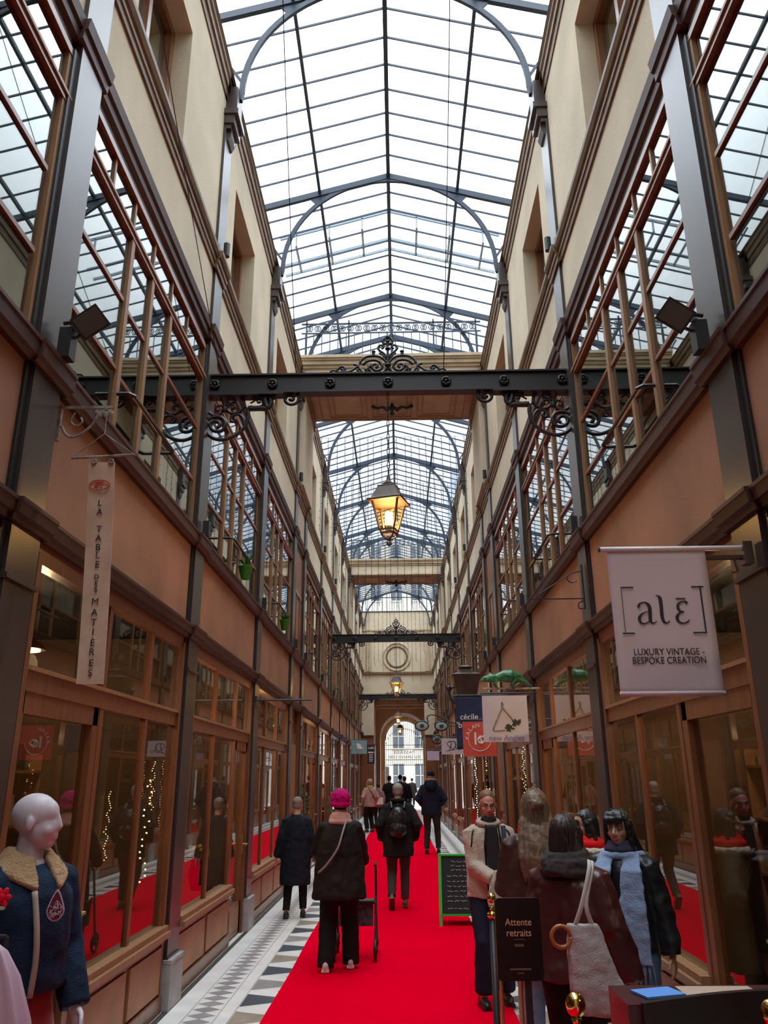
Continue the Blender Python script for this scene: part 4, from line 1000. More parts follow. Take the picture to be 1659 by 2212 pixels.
def head_mb(plain=False):
    h = MB()
    if plain:
        h.ell((0,-.014,.028), (.073,.096,.086), n=24, k=14); h.ell((0,.020,-.025), (.060,.072,.082), n=24, k=14); h.ell((0,.048,.03),(.052,.038,.055),n=20,k=12); h.ell((0,.052,-.086), (.030,.030,.022)); h.ell((0,.02,-.07), (.046,.055,.036))
        for s_ in (-1, 1): h.ell((s_*.076,-.006,-.008), (.008,.018,.030)); h.ell((s_*.03,.055,-.035), (.028,.026,.032))
        h.tube([(0,.080,.03),(0,.089,.005),(0,.100,-.022),(0,.094,-.034)], [.010,.011,.010,.008], 12); h.ell((0,.083,-.052), (.019,.011,.007)); h.ell((0,.083,-.066), (.016,.010,.007))
        return h
    h.ell((0,-.012,.030), (.074,.094,.083), n=20, k=12); h.ell((0,.016,-.030), (.060,.070,.078), n=20, k=12); h.ell((0,.052,-.088), (.026,.026,.020)); h.ell((0,.03,-.075), (.045,.045,.03))
    for s_ in (-1, 1):
        h.ell((s_*.034,.052,-.028), (.026,.026,.026)); h.ell((s_*.024,.078,.024), (.022,.012,.008)); h.ell((s_*.075,-.004,-.008), (.009,.019,.031)); h.ell((s_*.011,.094,-.036), (.008,.010,.008))
    h.tube([(0,.080,.022),(0,.095,-.008),(0,.106,-.030),(0,.098,-.040)], [.006,.009,.0115,.008], 10)
    h.ell((0,.083,-.056), (.021,.010,.006)); h.ell((0,.083,-.069), (.018,.010,.006))
    return h
def hand_mb(sx=1, curl=.5):
    h = MB(); h.ell((0,.045,0), (.040,.052,.015), n=14, k=8); h.tube([(0,-.03,0),(0,.02,0)], [.026,.030], 12, sy=.75)
    for i, (x, L) in enumerate(((-.030,.058),(-.010,.072),(.010,.078),(.030,.068))):
        p = [Vector((x*.9,.07,0))]; a = curl*.35
        for k in range(3): p.append(p[-1]+Vector((x*.06, math.cos(a)*L/3*(1.25-.2*k), -math.sin(a)*L/3*(1.25-.2*k)))); a += curl*.65
        h.tube([(q.x*sx, q.y, q.z) for q in p], [.0095,.0092,.0086,.0072], 8)
    h.tube([(sx*.025,.015,-.002),(sx*.050,.042,-.010),(sx*.058,.070,-.020),(sx*.053,.092,-.028)], [.014,.0115,.0100,.0080], 8)
    return h
def frame_to(o, y, z):
    y = Vector(y).normalized(); z = Vector(z); x = y.cross(z)
    if x.length < 1e-4: x = y.orthogonal()
    x.normalize(); z = x.cross(y)
    return Matrix(((x.x,y.x,z.x,o[0]),(x.y,y.y,z.y,o[1]),(x.z,y.z,z.z,o[2]),(0,0,0,1)))
def ik(S, H, a, b, hint):
    S, H = Vector(S), Vector(H); d = H-S; L = min(d.length, (a+b)*.995); dn = d.normalized(); H = S+dn*L
    x = (a*a-b*b+L*L)/(2*L); h = math.sqrt(max(0, a*a-x*x)); hv = Vector(hint); hv = (hv-dn*hv.dot(dn)).normalized()
    return S+dn*x+hv*h, H
CM = {}
def cm(name, col, **k):
    if name not in CM: k.setdefault('spec', .2 if k.get('rough', .8) > .6 else .5); CM[name] = mat(name, col, k.pop('rough', .8), **k)
    return CM[name]
def person(label, loc, rz, H=1.65, lf=(-.10,0), rf=(.10,0), lheel=0, rheel=0, lh=(-.30,.04,.78), rh=(.30,.04,.78), lean=.0, yaw=0, pitch=0, tilt=0, skin=None, coat=None, trousers=None,
           shoes=None, hair=None, face=None, near=False, curl=.6, extras=None, group=None, name='person'):
    s = H/1.70
    t = thing(name, label, 'person' if name == 'person' else 'mannequin', loc, rz, group)
    t.scale = (s, s, s); skin = skin or M_skin
    tw = lambda z: lean*max(0, z-.85)/.6
    hips = [(-.095, 0, .90), (.095, 0, .90)]; feet = [lf, rf]; hl = [lheel, rheel]
    B = MB(); legs = []
    for sd in (0, 1):
        A = Vector((feet[sd][0], feet[sd][1]-.05*(hl[sd] > 0), .09+hl[sd])); K, A = ik(hips[sd], A, .43, .41, (0, 1, 0)); legs.append((Vector(hips[sd]), K, A))
        B.tube([hips[sd], K, A, A-Vector((0,0,.05))], [.075,.052,.036,.036], 12)
    B.loft([[(rx*math.cos(a), tw(z)+ry*math.sin(a), z) for a in [2*PI*j/16 for j in range(16)]] for z, rx, ry in ((.86,.14,.09),(.98,.135,.09),(1.1,.12,.085),(1.25,.145,.10),(1.38,.15,.085),(1.43,.07,.06))])
    arms = []
    for sd, hp, sg in ((0, lh, -1), (1, rh, 1)):
        S = Vector((sg*.155, tw(1.38), 1.365)); E, W = ik(S, (hp[0], hp[1], hp[2]), .29, .26, (sg*.6, -.8, -.3)); arms.append((S, E, W))
        B.tube([S, E, W], [.048,.036,.026], 12)
        d = (W-E).normalized(); B.add(hand_mb(-sg if False else -sg, curl), frame_to(W, d, Vector((sg, .0, .2))))
    hc = Vector((0, tw(1.6)+.02, 1.588)); R_ = Matrix.Rotation(yaw, 4, 'Z') @ Matrix.Rotation(pitch, 4, 'X') @ Matrix.Rotation(tilt, 4, 'Y')
    MH = Matrix.Translation(hc) @ R_
    B.tube([(0, tw(1.4)-.01, 1.36), hc+Vector((0,-.025,-.04))], [.062,.052], 14)
    B.add(head_mb(name == 'mannequin'), MH)
    organic(B, 'body', skin, t, (.0058 if near else .012)*1.0, 3)
    if face: eyes_etc(t, MH, *face)
    if shoes:
        for sd in (0, 1):
            A = legs[sd][2]; q = MB(); q.ell((0,.045,-.045), (.046,.125,.042), n=14); q.ell((0,-.04,-.03), (.040,.055,.05)); q.box(-.04,.04,-.085,.155,-.088,-.062)
            w = MB(); w.add(q, Matrix.Translation(A) @ Matrix.Rotation(-.9 if hl[sd] > 0 else 0, 4, 'X')); organic(w, 'shoe', shoes, t, .010, 2)
    if trousers:
        m_, wide, top = trousers; q = MB()
        for h_, K, A in legs: q.tube([h_+Vector((0,0,.06)), h_-Vector((0,0,.08)), K, A+Vector((0,0,.02)) if not wide > 1.25 else A-Vector((0,.0,.055))], [.10*wide**.3,.098*wide**.5,.070*wide,.056*wide**1.5], 14)
        q.ell((0, 0, .94), (.17,.115,.12)); organic(q, 'trousers', m_, t, .012, 4, .015, .10)
    if coat:
        m_, rings, sl = coat['m'], coat['rings'], coat.get('sleeve', .062); q = MB()
        q.loft([[(rx*math.cos(a), tw(z)+(r[3] if len(r) > 3 else 0)+ry*math.sin(a), z) for a in [2*PI*j/20 for j in range(20)]] for r in rings for z, rx, ry in [r[:3]]])
        for S, E, W in arms: q.tube([S+Vector((-.05*(1 if S.x > 0 else -1), 0, .015)), S+Vector((.012*(1 if S.x > 0 else -1),0,-.01)), E, W], [sl*.80, sl*.95, sl*.95, sl*.78], 14)
        organic(q, 'coat', m_, t, .0095 if near else .014, 5, coat.get('fold', .022), coat.get('fs', .09))
    if hair:
        kind, m_ = hair[0], hair[1]; w = MB(); q = MB()
        if kind == 'short':
            q.ell((0,-.024,.043), (.080,.092,.082), n=18, k=10); q.ell((0,-.055,-.01), (.064,.055,.06)); w.add(q, MH); organic(w, 'hair', m_, t, .009, 2, .008, .03)
        elif kind == 'fringe_hair':
            q.tube([(-.05,.02,.085),(-.065,-.04,.06),(-.07,-.07,-.04)], [.035,.045,.04], 10)
        if kind in ('long', 'bob', 'fringe'):
            q.ell((0,-.022,.045), (.083,.094,.084), n=18, k=10); q.ell((0,-.06,-.02), (.076,.055,.085), n=16, k=10)
            L = {'bob': .11, 'fringe': .30, 'long': .44}[kind]
            for a in range(-4, 5):
                x = a*.021; yb_ = -.075+.004*a*a*.7
                if kind != 'bob': q.tube([(x*.8, yb_+.02, .05), (x, yb_, -.05), (x*1.3, yb_-.055, -.17), (x*1.5, -.178+.003*a*a, -.30), (x*1.3, -.185+.003*a*a, -.06-L*(1-.03*abs(a)))], [.03,.028,.028,.024,.010], 8)
                else: q.tube([(x*.8, yb_+.02, .05), (x, yb_, -.05), (x*1.15, yb_-.005, -.05-L*.5), (x*1.0, yb_+.01, -.05-L*(1-.03*abs(a)))], [.03,.028,.026,.010], 8)
            for s_ in (-1, 1):
                q.tube([(s_*.05,.02,.085),(s_*.078,.02,.02),(s_*.080,.01,-.06),(s_*.085,.015,-.06-L*.55),(s_*.080,.03,-.06-L*.9)], [.026,.022,.024,.022,.006], 8)
            if kind == 'fringe':
                for a in range(-5, 6): q.tube([(a*.009,.055,.108),(a*.012,.092,.066),(a*.013,.094,.030)], [.016,.011,.005], 6)
            w.add(q, MH); organic(w, 'hair', m_, t, .007 if near else .01, 2, .010, .035)
            rs = random.Random(int(H*1000)); w = MB(); q = MB()
            for k in range(110):
                a = PI*1.5+rs.uniform(-1.75, 1.75); ca, sa = math.cos(a), math.sin(a); j = rs.uniform(-.004, .004)
                p4 = [(ca*.03, sa*.03-.01, .128+j), (ca*.078, sa*.085-.02, .075+j), (ca*.088+j, sa*.088-.03, -.02), (ca*.092-j*2, sa*.080-.045, -.12)]
                if kind == 'long': p4 += [(ca*.12+j*3, sa*.10-.085, -.25), (ca*.11-j*4, sa*.10-.095, -.36-rs.uniform(0, .1))]
                elif kind == 'fringe': p4 += [(ca*.10+j*3, sa*.07-.05, -.22)]
                q.tube(smooth_pts(p4, 3), .0032, 4)
            w.add(q, MH); w.build('hair_strands', m_, t, True)
        if kind == 'bun':
            q.ell((0,-.027,.054), (.080,.094,.080), n=18, k=10); q.ell((0,-.10,.03), (.04,.035,.04)); q.ell((0,-.05,-.01), (.068,.055,.05)); w.add(q, MH); organic(w, 'hair', m_, t, .008, 2, .006, .03)
        if kind == 'beanie':
            q.ell((0,-.025,.055), (.108,.118,.100), n=20, k=12); q.tube([(.092*math.cos(a), -.02+.102*math.sin(a), .0+.012*math.sin(a)) for a in [2*PI*j/20 for j in range(21)]], .026, 8); w.add(q, MH)
            organic(w, 'beanie', m_, t, .009, 2, .022, .04)
            w = MB(); q = MB(); q.ell((0,-.03,-.02), (.078,.075,.06)); w.add(q, MH); organic(w, 'hair', hair[2], t, .010, 2)
        if kind == 'cap':
            q.ell((0,-.018,.05), (.084,.096,.078), n=18, k=10); q.tube([(.08*math.cos(a), -.018+.092*math.sin(a), .03) for a in [2*PI*j/18 for j in range(19)]], .014, 8); w.add(q, MH); organic(w, 'knitted_cap', m_, t, .010, 2)
    if extras: extras(t, tw, arms, MH)
    return t
def ringtube(w, z0, rx, ry, r, y=0, tilt=.0, n=20):
    w.tube([(rx*math.cos(a), y+ry*math.sin(a), z0+tilt*math.sin(a)) for a in [2*PI*j/n for j in range(n+1)]], r, 10)
M_blk = cm('black_wool', (.008,.007,.008)); M_brn = cm('dark_brown_padded_cloth', (.013,.008,.007), rough=.65); M_navyc = cm('dark_navy_cloth', (.012,.016,.03)); M_blktr = cm('black_trouser_cloth', (.008,.008,.009)); M_wshoe = cm('white_trainer', (.62,.52,.52), rough=.6); M_bshoe = cm('black_leather_boot', (.012,.012,.012), rough=.4)
COAT = lambda m, hem, hx, top=.20, **k: dict(m=m, rings=[(hem, hx, hx*.68), (hem+.02, hx*1.01, hx*.69), (.98, (hx+top)/2, .145), (1.2, top*.95, .14), (1.32, top*.86, .125), (1.385, top*.62, .105), (1.43, .085, .08), (1.455, .07, .068)], **k)
# 1 woman in the magenta hat
def ex_pink(t, tw, arms, MH):
    w = MB(); ringtube(w, 1.445, .080, .078, .040, tw(1.44)); ringtube(w, 1.475, .07, .07, .034, tw(1.44)); ringtube(w, 1.41, .10, .085, .030, tw(1.4)-.01)
    organic(w, 'plaid_scarf', cm('plaid_scarf_cloth', (.66,.55,.38), noise_amt=.7, noise_scale=9, col2=(.55,.25,.22)), t, .010, 2, .012, .04)
    w = MB(); w.tube(smooth_pts([(.07, tw(1.4)-.10, 1.43), (.03, tw(1.2)-.175, 1.30), (-.02,-.19, 1.15), (-.14,-.17,.99), (-.22,-.10,.92)], 4), .011, 6, sy=.5); w.build('bag_strap', cm('grey_strap', (.25,.23,.22), rough=.5), t, True)
person('woman in a magenta knitted hat and dark coat pushing a walker on the carpet', (-.60, 8.32, .012), .04, 1.56, lf=(-.13,-.05), rf=(.12,.12), lh=(-.20,.36,.98), rh=(.26,.42,.96), lean=.05,
       coat=COAT(M_brn, .66, .285, .235, sleeve=.075), trousers=(M_blktr, 1.35, .9), shoes=M_wshoe, hair=('beanie', cm('magenta_knit', (.52,.0,.14), bump=.5, bump_scale=90), M_brn), extras=ex_pink)
# 2 bald man
person('bald elderly man in a long dark coat walking away beside the left shopfronts', (-1.40, 11.35, 0), .05, 1.47, lf=(-.12,-.04), rf=(.12,.10), lh=(-.30,-.02,.80), rh=(.29,.02,.80), lean=.03,
       coat=COAT(cm('long_blue_black_coat', (.008,.011,.018)), .46, .235, .215, sleeve=.072), trousers=(M_blktr, 1.0, .9), shoes=M_bshoe, hair=('short', cm('thin_grey_hair', (.25,.19,.17), rough=.7)), extras=lambda t, tw, arms, MH: None)
# 3 man with the backpack
def ex_back(t, tw, arms, MH):
    y = tw(1.2)-.20; w = MB(); w.ell((0, y, 1.17), (.145,.085,.215), n=16, k=10); w.ell((0, y-.03, 1.07), (.13,.08,.12)); organic(w, 'backpack', cm('black_leather', (.014,.013,.014), rough=.32), t, .010, 3, .012, .06)
    w = MB()
    for sg in (-1, 1): w.tube(smooth_pts([(sg*.09, y+.03, 1.36), (sg*.105, tw(1.4)-.05, 1.445), (sg*.12, tw(1.4)+.10, 1.40), (sg*.15, tw(1.2)+.12, 1.2)], 4), .020, 6, sy=.4)
    w.tube([(-.03, y, 1.38), (0, y, 1.42), (.03, y, 1.38)], .008, 6); w.build('backpack_strap', cm('black_leather', (0,0,0)), t, True)
    w = MB(); ringtube(w, 1.46, .082, .078, .035, tw(1.45)); organic(w, 'collar', M_blk, t, .010, 2)
person('grey-haired man with a black leather backpack walking away on the red carpet', (-.045, 12.0, .012), .0, 1.62, lf=(-.10,-.10), rf=(.09,.12), lheel=.07, lh=(-.24,.10,.92), rh=(.24,.10,.92), lean=.05,
       coat=COAT(cm('charcoal_jacket_cloth', (.010,.009,.009)), .69, .225, .225, sleeve=.078), trousers=(cm('brown_grey_trouser_cloth', (.05,.04,.038)), 1.05, .9), shoes=cm('brown_leather_shoe', (.09,.055,.035), rough=.5), hair=('short', cm('grey_hair', (.33,.28,.24), rough=.7)), extras=ex_back)
# 4 man in the navy coat
def ex_navy(t, tw, arms, MH):
    w = MB(); ringtube(w, 1.44, .105, .095, .05, -.03, -.03); w.ell((0,-.12,1.38),(.12,.07,.11)); organic(w, 'hood', M_navyc, t, .012, 3)
    w = MB(); ringtube(w, 1.50, .105, .09, .022, -.045, -.02); organic(w, 'fur_trim', cm('tan_fur', (.35,.25,.17)), t, .012, 1, .02, .02)
person('tall man in a navy hooded parka walking along the right carpet edge', (.73, 20.3, .012), -.1, 1.86, lf=(-.12,0), rf=(.13,.05), lh=(-.22,.18,1.0), rh=(.22,.18,1.0),
       coat=COAT(M_navyc, .78, .225, .225, sleeve=.08), trousers=(cm('dark_grey_trousers', (.03,.028,.03)), 1.05, .9), shoes=M_bshoe, hair=('cap', M_blk), extras=ex_navy)
# 5 beige jacket + companion
def ex_beige(t, tw, arms, MH):
    w = MB(); w.tube(smooth_pts([(-.12,-.14,1.40),(0,-.17,1.25),(.14,-.16,1.0)],4), .014, 6, sy=.5); w.build('bag_strap', M_brn, t)
    w = MB(); ringtube(w, 1.45, .08, .075, .03); organic(w, 'scarf', cm('pale_yellow_scarf', (.55,.48,.16)), t, .012, 2)
person('person in a beige jacket and black trousers looking up at the left shops', (-1.06, 28.6, .0), .5, 1.70, pitch=.45, lh=(-.22,.15,1.0), rh=(.24,.1,.9), coat=COAT(cm('beige_jacket_cloth', (.42,.27,.21)), .80, .21, .215, sleeve=.075), trousers=(M_blktr, 1.2, .9), shoes=M_bshoe, hair=('bob', cm('blond_hair', (.40,.28,.16))), extras=ex_beige)
def ex_wbag(t, tw, arms, MH):
    w = MB(); w.box(-.17,.17,-.22,-.16,.86,1.14); w.tube([(-.06,-.19,1.14),(0,-.19,1.24),(.06,-.19,1.14)], .008, 5); w.build('white_carrier_bag', cm('white_plastic', (.72,.70,.62)), t)
person('shorter person carrying a white bag behind the one in the beige jacket', (-.86, 32.0, .0), .2, 1.54, lh=(-.2,.1,.9), rh=(.22,-.1,.85), coat=COAT(cm('dusty_pink_coat_cloth', (.26,.14,.12)), .75, .22, .21), trousers=(M_blktr, 1.0, .9), shoes=M_bshoe, hair=('short', cm('brown_hair', (.06,.03,.015))), extras=ex_wbag)
for x, y, H, lab in ((-.47, 34.5, 1.80, 'distant person in black clothes, leftmost of the far pair before the arch'), (-.02, 35.0, 1.84, 'distant person in a black coat just left of the carpet centre before the arch'), (.17, 37.0, 1.78, 'distant dark figure half hidden behind the far pair'), (.72, 53.5, 1.72, 'distant person in dark brown walking in the street beyond the gate')):
    person(lab, (x, y, .012 if y < 50 else 0), .0, H, coat=COAT(M_blk if x < .5 else M_brn, .62, .22, .22, sleeve=.075), trousers=(M_blktr, 1.1, .9), shoes=M_bshoe, hair=('short', M_blk))
# 9 woman in the fleece
def ex_fleece(t, tw, arms, MH):
    w = MB(); w.loft([[(-.05,.150,1.42),(.05,.150,1.42),(.05,.10,1.42),(-.05,.10,1.42)],[(-.06,.158,1.25),(.065,.158,1.25),(.06,.1,1.25),(-.06,.1,1.25)],[(-.075,.172,.95),(.04,.172,.95),(.03,.1,.95),(-.06,.1,.95)]]); w.tube([(0,.03,1.40),(0,.035,1.49)],[.085,.068],14); organic(w, 'dark_top', cm('dark_knit', (.03,.028,.028)), t, .009, 3)
    e_ = MB(); e_.tube([(-.055,.160,1.43),(-.075,.168,1.25),(-.115,.175,.90)], .008, 6); e_.tube([(.055,.160,1.43),(.075,.168,1.25),(.06,.175,.90)], .008, 6)
    for sg in (-1, 1): e_.tube(smooth_pts([(sg*.13,.03,1.40),(sg*.165,.09,1.36),(sg*.18,.11,1.28),(sg*.19,.07,1.20)],4), .006, 5)
    e_.build('dark_piping', M_blk, t, True)
    w = MB(); ringtube(w, 1.445, .088, .082, .026, .01, -.02); organic(w, 'fleece_collar', MATS['cream_fleece'], t, .010, 2)
    w = MB(); w.tube([(-.10,.16,1.42),(-.10,.19,1.2),(-.11,.24,1.02)], .022, 6, sy=.4); w.build('bag_strap', cm('navy_strap', (.03,.035,.05)), t, True)
person('woman with tied-back hair and glasses in a cream fleece jacket facing the camera', (.735, 7.22, .0), PI+.12, 1.585, lf=(-.09,.02), rf=(.13,.12), lh=(-.08,.30,1.02), rh=(.03,.28,1.0), yaw=-.08, pitch=-.12, near=True, curl=.9, skin=cm('flushed_skin', (.60,.25,.19), rough=.5),
       coat=COAT(cm('cream_fleece', (.50,.40,.31), bump=.4, bump_scale=70, sheen=.4), .83, .215, .22, sleeve=.078), trousers=(cm('dark_blue_jeans', (.012,.014,.03)), 1.2, .9), shoes=M_bshoe, hair=('bun', cm('reddish_hair', (.17,.075,.04), rough=.6)), face=((.40,.06,.06), True, (.16,.07,.04)), extras=ex_fleece)
w = MB(); w.loft([[(a*.06, b*.03, .0) for a, b in ((-1,-1),(1,-1),(1,1),(-1,1))], [(a*.11, b*.05, -.13) for a, b in ((-1,-1),(1,-1),(1,1),(-1,1))], [(a*.125, b*.06, -.24) for a, b in ((-1,-1),(1,-1),(1,1),(-1,1))], [(a*.11, b*.05, -.27) for a, b in ((-1,-1),(1,-1),(1,1),(-1,1))]])
o = organic(w, 'canvas_bag', cm('cream_canvas', (.52,.47,.36), noise_amt=.3, noise_scale=14), None, .008, 2, .012, .05, loc=(.80, 6.90, 1.0)); tag(o, 'small cream canvas bag with a blue print held by the woman in the fleece', 'bag')
w = MB(); w.ell((0,0,0),(.035,.004,.03)); w.ell((.02,0,-.03),(.02,.004,.02)); w.build('blue_print', cm('blue_print_ink', (.05,.09,.30)), o, loc=(.01,-.056,-.13))
# 10 woman with long half-up hair
def ex_long(t, tw, arms, MH):
    w = MB(); q = MB(); q.ell((0,-.06,.05),(.07,.06,.06)); q.ell((.0,-.105,.03),(.05,.03,.04)); w.add(q, MH); organic(w, 'twisted_bun', cm('light_brown_hair', (0,0,0)), t, .008, 2, .02, .03)
person('woman with long half-up light brown hair and brown leather jacket seen from behind', (.865, 5.5, .0), -.25, 1.615, lf=(-.12,.12), rf=(.12,-.05), lh=(-.10,.26,1.08), rh=(.15,.24,1.05), near=True, yaw=.25,
       coat=COAT(cm('brown_leather', (.055,.024,.018), rough=.38), .84, .215, .225, sleeve=.080), trousers=(cm('light_blue_denim', (.26,.36,.50), noise_amt=.25, noise_scale=14), 1.3, .9), shoes=M_wshoe, hair=('long', cm('light_brown_hair', (.21,.125,.07), rough=.5, noise_amt=.5, noise_scale=25)), extras=ex_long)
# 11 woman in the maroon coat with the tote bag
def ex_mar(t, tw, arms, MH):
    w = MB(); ringtube(w, 1.445, .115, .10, .045, -.01, .01); ringtube(w, 1.485, .095, .085, .040, -.01, .02); ringtube(w, 1.40, .125, .11, .035, -.02); organic(w, 'dark_scarf', cm('dark_taupe_scarf', (.045,.034,.032)), t, .008, 2, .02, .05)
person('woman in an oversized maroon leather coat seen from behind in the queue, dark hair', (.88, 4.6, .0), -.55, 1.50, lf=(-.13,0), rf=(.13,.05), lh=(-.12,.26,1.0), rh=(.34,.02,.80), near=True, yaw=-.2,
       coat=COAT(cm('maroon_leather', (.060,.014,.013), rough=.34), .82, .255, .25, sleeve=.094, fold=.035, fs=.12), trousers=(M_blktr, 1.35, .9), shoes=M_bshoe, hair=('bob', cm('dark_brown_hair', (.035,.018,.013), rough=.5, noise_amt=.4, noise_scale=30)), extras=ex_mar)
t = thing('tote_bag', 'grey-beige canvas tote bag hanging from the shoulder of the woman in the maroon coat', 'bag', (.865, 4.17, -.03))
w = MB(); R4 = lambda z, hx, hy, cx=0: [(cx+a*hx, b*hy, z) for a, b in ((-1,-.6),(-.6,-1),(.6,-1),(1,-.6),(1,.6),(.6,1),(-.6,1),(-1,.6))]
w.loft([R4(.70,.085,.035,.05), R4(.715,.125,.06,.045), R4(.80,.125,.062,.03), R4(.95,.095,.05,.0), R4(1.06,.075,.03,-.015), R4(1.075,.07,.026,-.02)]); organic(w, 'bag_body', cm('grey_beige_canvas', (.40,.35,.35), bump=.3, bump_scale=120), t, .008, 2, .014, .06)
w = MB(); w.tube(smooth_pts([(-.06,-.01,1.06),(-.02,-.03,1.16),(.03,-.01,1.30),(.05,.05,1.345)],4), .011, 6, sy=.4); w.tube(smooth_pts([(.03,-.01,1.06),(.0,-.03,1.16),(.045,.0,1.30),(.065,.06,1.34)],4), .011, 6, sy=.4); w.build('strap', cm('white_canvas_strap', (.52,.49,.46)), t, True)
w = MB(); w.torus((-.125,-.02,1.025), .045, .010, n=20, k=8); t2 = w.build('ring_handle', cm('orange_wood', (.35,.12,.03), rough=.4), t, True)
t = thing('paper_bag', 'brown kraft paper bag held low by the woman in the maroon coat', 'bag', (1.0, 4.05, .36))
w = MB(); w.box(-.09,.09,-.05,.05,0,.30); w.build('bag_body', cm('kraft_paper', (.38,.22,.11)), t); w = MB(); w.tube([(-.04,-.04,.30),(-.03,-.02,.38),(.03,-.02,.38),(.04,-.04,.30)], .004, 5); w.build('handle', cm('kraft_paper', (0,0,0)), t)
# 12 woman with the red scarf
def ex_red(t, tw, arms, MH):
    w = MB(); ringtube(w, 1.45, .10, .095, .042, .0); ringtube(w, 1.485, .085, .08, .034, .0); organic(w, 'red_scarf', cm('bright_red_wool', (.70,.01,.012)), t, .008, 2, .012, .05)
    w = MB(); ringtube(w, 1.40, .16, .13, .03, .0); organic(w, 'fur_collar', cm('cream_fur', (.55,.48,.40)), t, .010, 1, .02, .02)
person('woman with a black bob and bright red scarf, face in profile looking left', (1.31, 6.05, .0), 1.95, 1.47, lh=(-.2,.2,1.0), rh=(.2,.2,1.0), near=True, yaw=-.1, skin=M_skin2, coat=COAT(cm('olive_coat_cloth', (.075,.068,.045)), .55, .23, .22, sleeve=.08), trousers=(M_blktr, 1.1, .9), shoes=M_bshoe,
       hair=('bob', cm('black_hair', (.008,.007,.008), rough=.45)), face=((.35,.06,.06), False, (.01,.008,.008)), extras=ex_red)
# 13 smiling woman with the blue scarf
def ex_smile(t, tw, arms, MH):
    w = MB(); ringtube(w, 1.455, .078, .075, .036, .0); ringtube(w, 1.49, .070, .067, .028, .0); organic(w, 'polo_neck', cm('dark_slate_knit', (.045,.045,.075)), t, .008, 2)
    w = MB()
    for sg, x1, zb in ((1, .16, .92), (-1, -.10, .80)):
        w.loft([[(sg*.085-.045, .02, 1.43), (sg*.085+.045, .02, 1.43), (sg*.085+.045, .05, 1.44), (sg*.085-.045, .05, 1.44)], [(sg*.10-.07, .165, 1.33), (sg*.10+.07, .15, 1.33), (sg*.10+.07, .18, 1.335), (sg*.10-.07, .195, 1.335)], [(x1-.09, .205, 1.1), (x1+.09, .19, 1.1), (x1+.09, .215, 1.1), (x1-.09, .23, 1.1)], [(x1-.10, .22, zb), (x1+.10, .20, zb), (x1+.10, .225, zb), (x1-.10, .245, zb)]])
    ringtube(w, 1.42, .13, .11, .03, -.02); organic(w, 'blue_scarf', cm('pale_blue_wool', (.24,.31,.46), bump=.4, bump_scale=90), t, .008, 2, .016, .07)
    w = MB()
    for sg, x1, zb in ((1, .16, .92), (-1, -.10, .80)):
        for k in range(14): x = x1-.095+k*.0146; w.tube([(x, .225, zb+.01), (x+random.uniform(-.01,.01), .228, zb-.05), (x+random.uniform(-.02,.02), .225, zb-.12)], [.005,.004,.002], 5)
    w.build('scarf_fringe', cm('pale_blue_wool', (0,0,0)), t, True)
person('smiling woman with long dark fringed hair, blue scarf and black leather jacket', (1.335, 5.25, .0), 2.62, 1.50, lh=(-.28,.02,.80), rh=(.26,.10,.86), near=True, yaw=-.05, tilt=.06, skin=M_skin2,
       coat=COAT(cm('black_leather_jacket', (.012,.014,.016), rough=.35), .84, .215, .215, sleeve=.084, fold=.03), trousers=(cm('mid_blue_denim', (.09,.15,.23)), 1.1, .9), shoes=M_bshoe, hair=('fringe', cm('black_hair', (0,0,0))), face=((.42,.10,.09), False, (.012,.009,.008)), extras=ex_smile)
# ---------------------------------------------------------------- mannequin
M_mann = mat('matt_grey_white_plastic', (.60,.53,.56), .42)
def ex_mann(t, tw, arms, MH):
    w = MB(); n_ = 36; R_in = [(.070*math.cos(a), .070*math.sin(a)-.01, 1.487+.006*math.cos(a*2)) for a in [2*PI*k/n_+PI/2+.25 for k in range(n_+1)]]
    secs = []
    for k in range(31):
        a = PI/2+.30+(2*PI-.60)*k/30; fr_ = max(0, math.sin(a))
        ci, si = math.cos(a), math.sin(a); up_ = Vector((.078*ci, .078*si-.012, 1.482-.035*fr_)); dn_ = Vector(((.155+.01*fr_)*ci, (.120+.05*fr_)*si-.008, 1.405-.085*fr_**2)); nrm = Vector((ci*.5, si*.5, .8)).normalized()*.012
        secs.append([up_-nrm, up_+nrm, dn_+nrm, dn_-nrm])
    w.loft(secs)
    organic(w, 'sheepskin_collar', cm('tan_sheepskin', (.42,.26,.14), bump=.6, bump_scale=120), t, .0075, 2, .010, .03)
    w = MB(); w.tube(smooth_pts([(.065,.145,1.33),(.06,.178,1.2),(.05,.182,1.08),(.045,.165,.955)],4), .012, 8); w.build('fleece_edge', cm('cream_pile', (.40,.32,.26)), t, True)
    w = MB(); w.loft([[(r*math.cos(a)*(1+.05*math.sin(6*a)), r*.72*math.sin(a)*(1+.05*math.sin(6*a)), z) for a in [2*PI*j/48 for j in range(48)]] for z, r in ((.99,.150),(.9,.165),(.8,.185),(.5,.23),(.2,.27))]); w.build('red_skirt', cm('dark_red_velvet', (.28,.012,.012), sheen=.5), t, True)
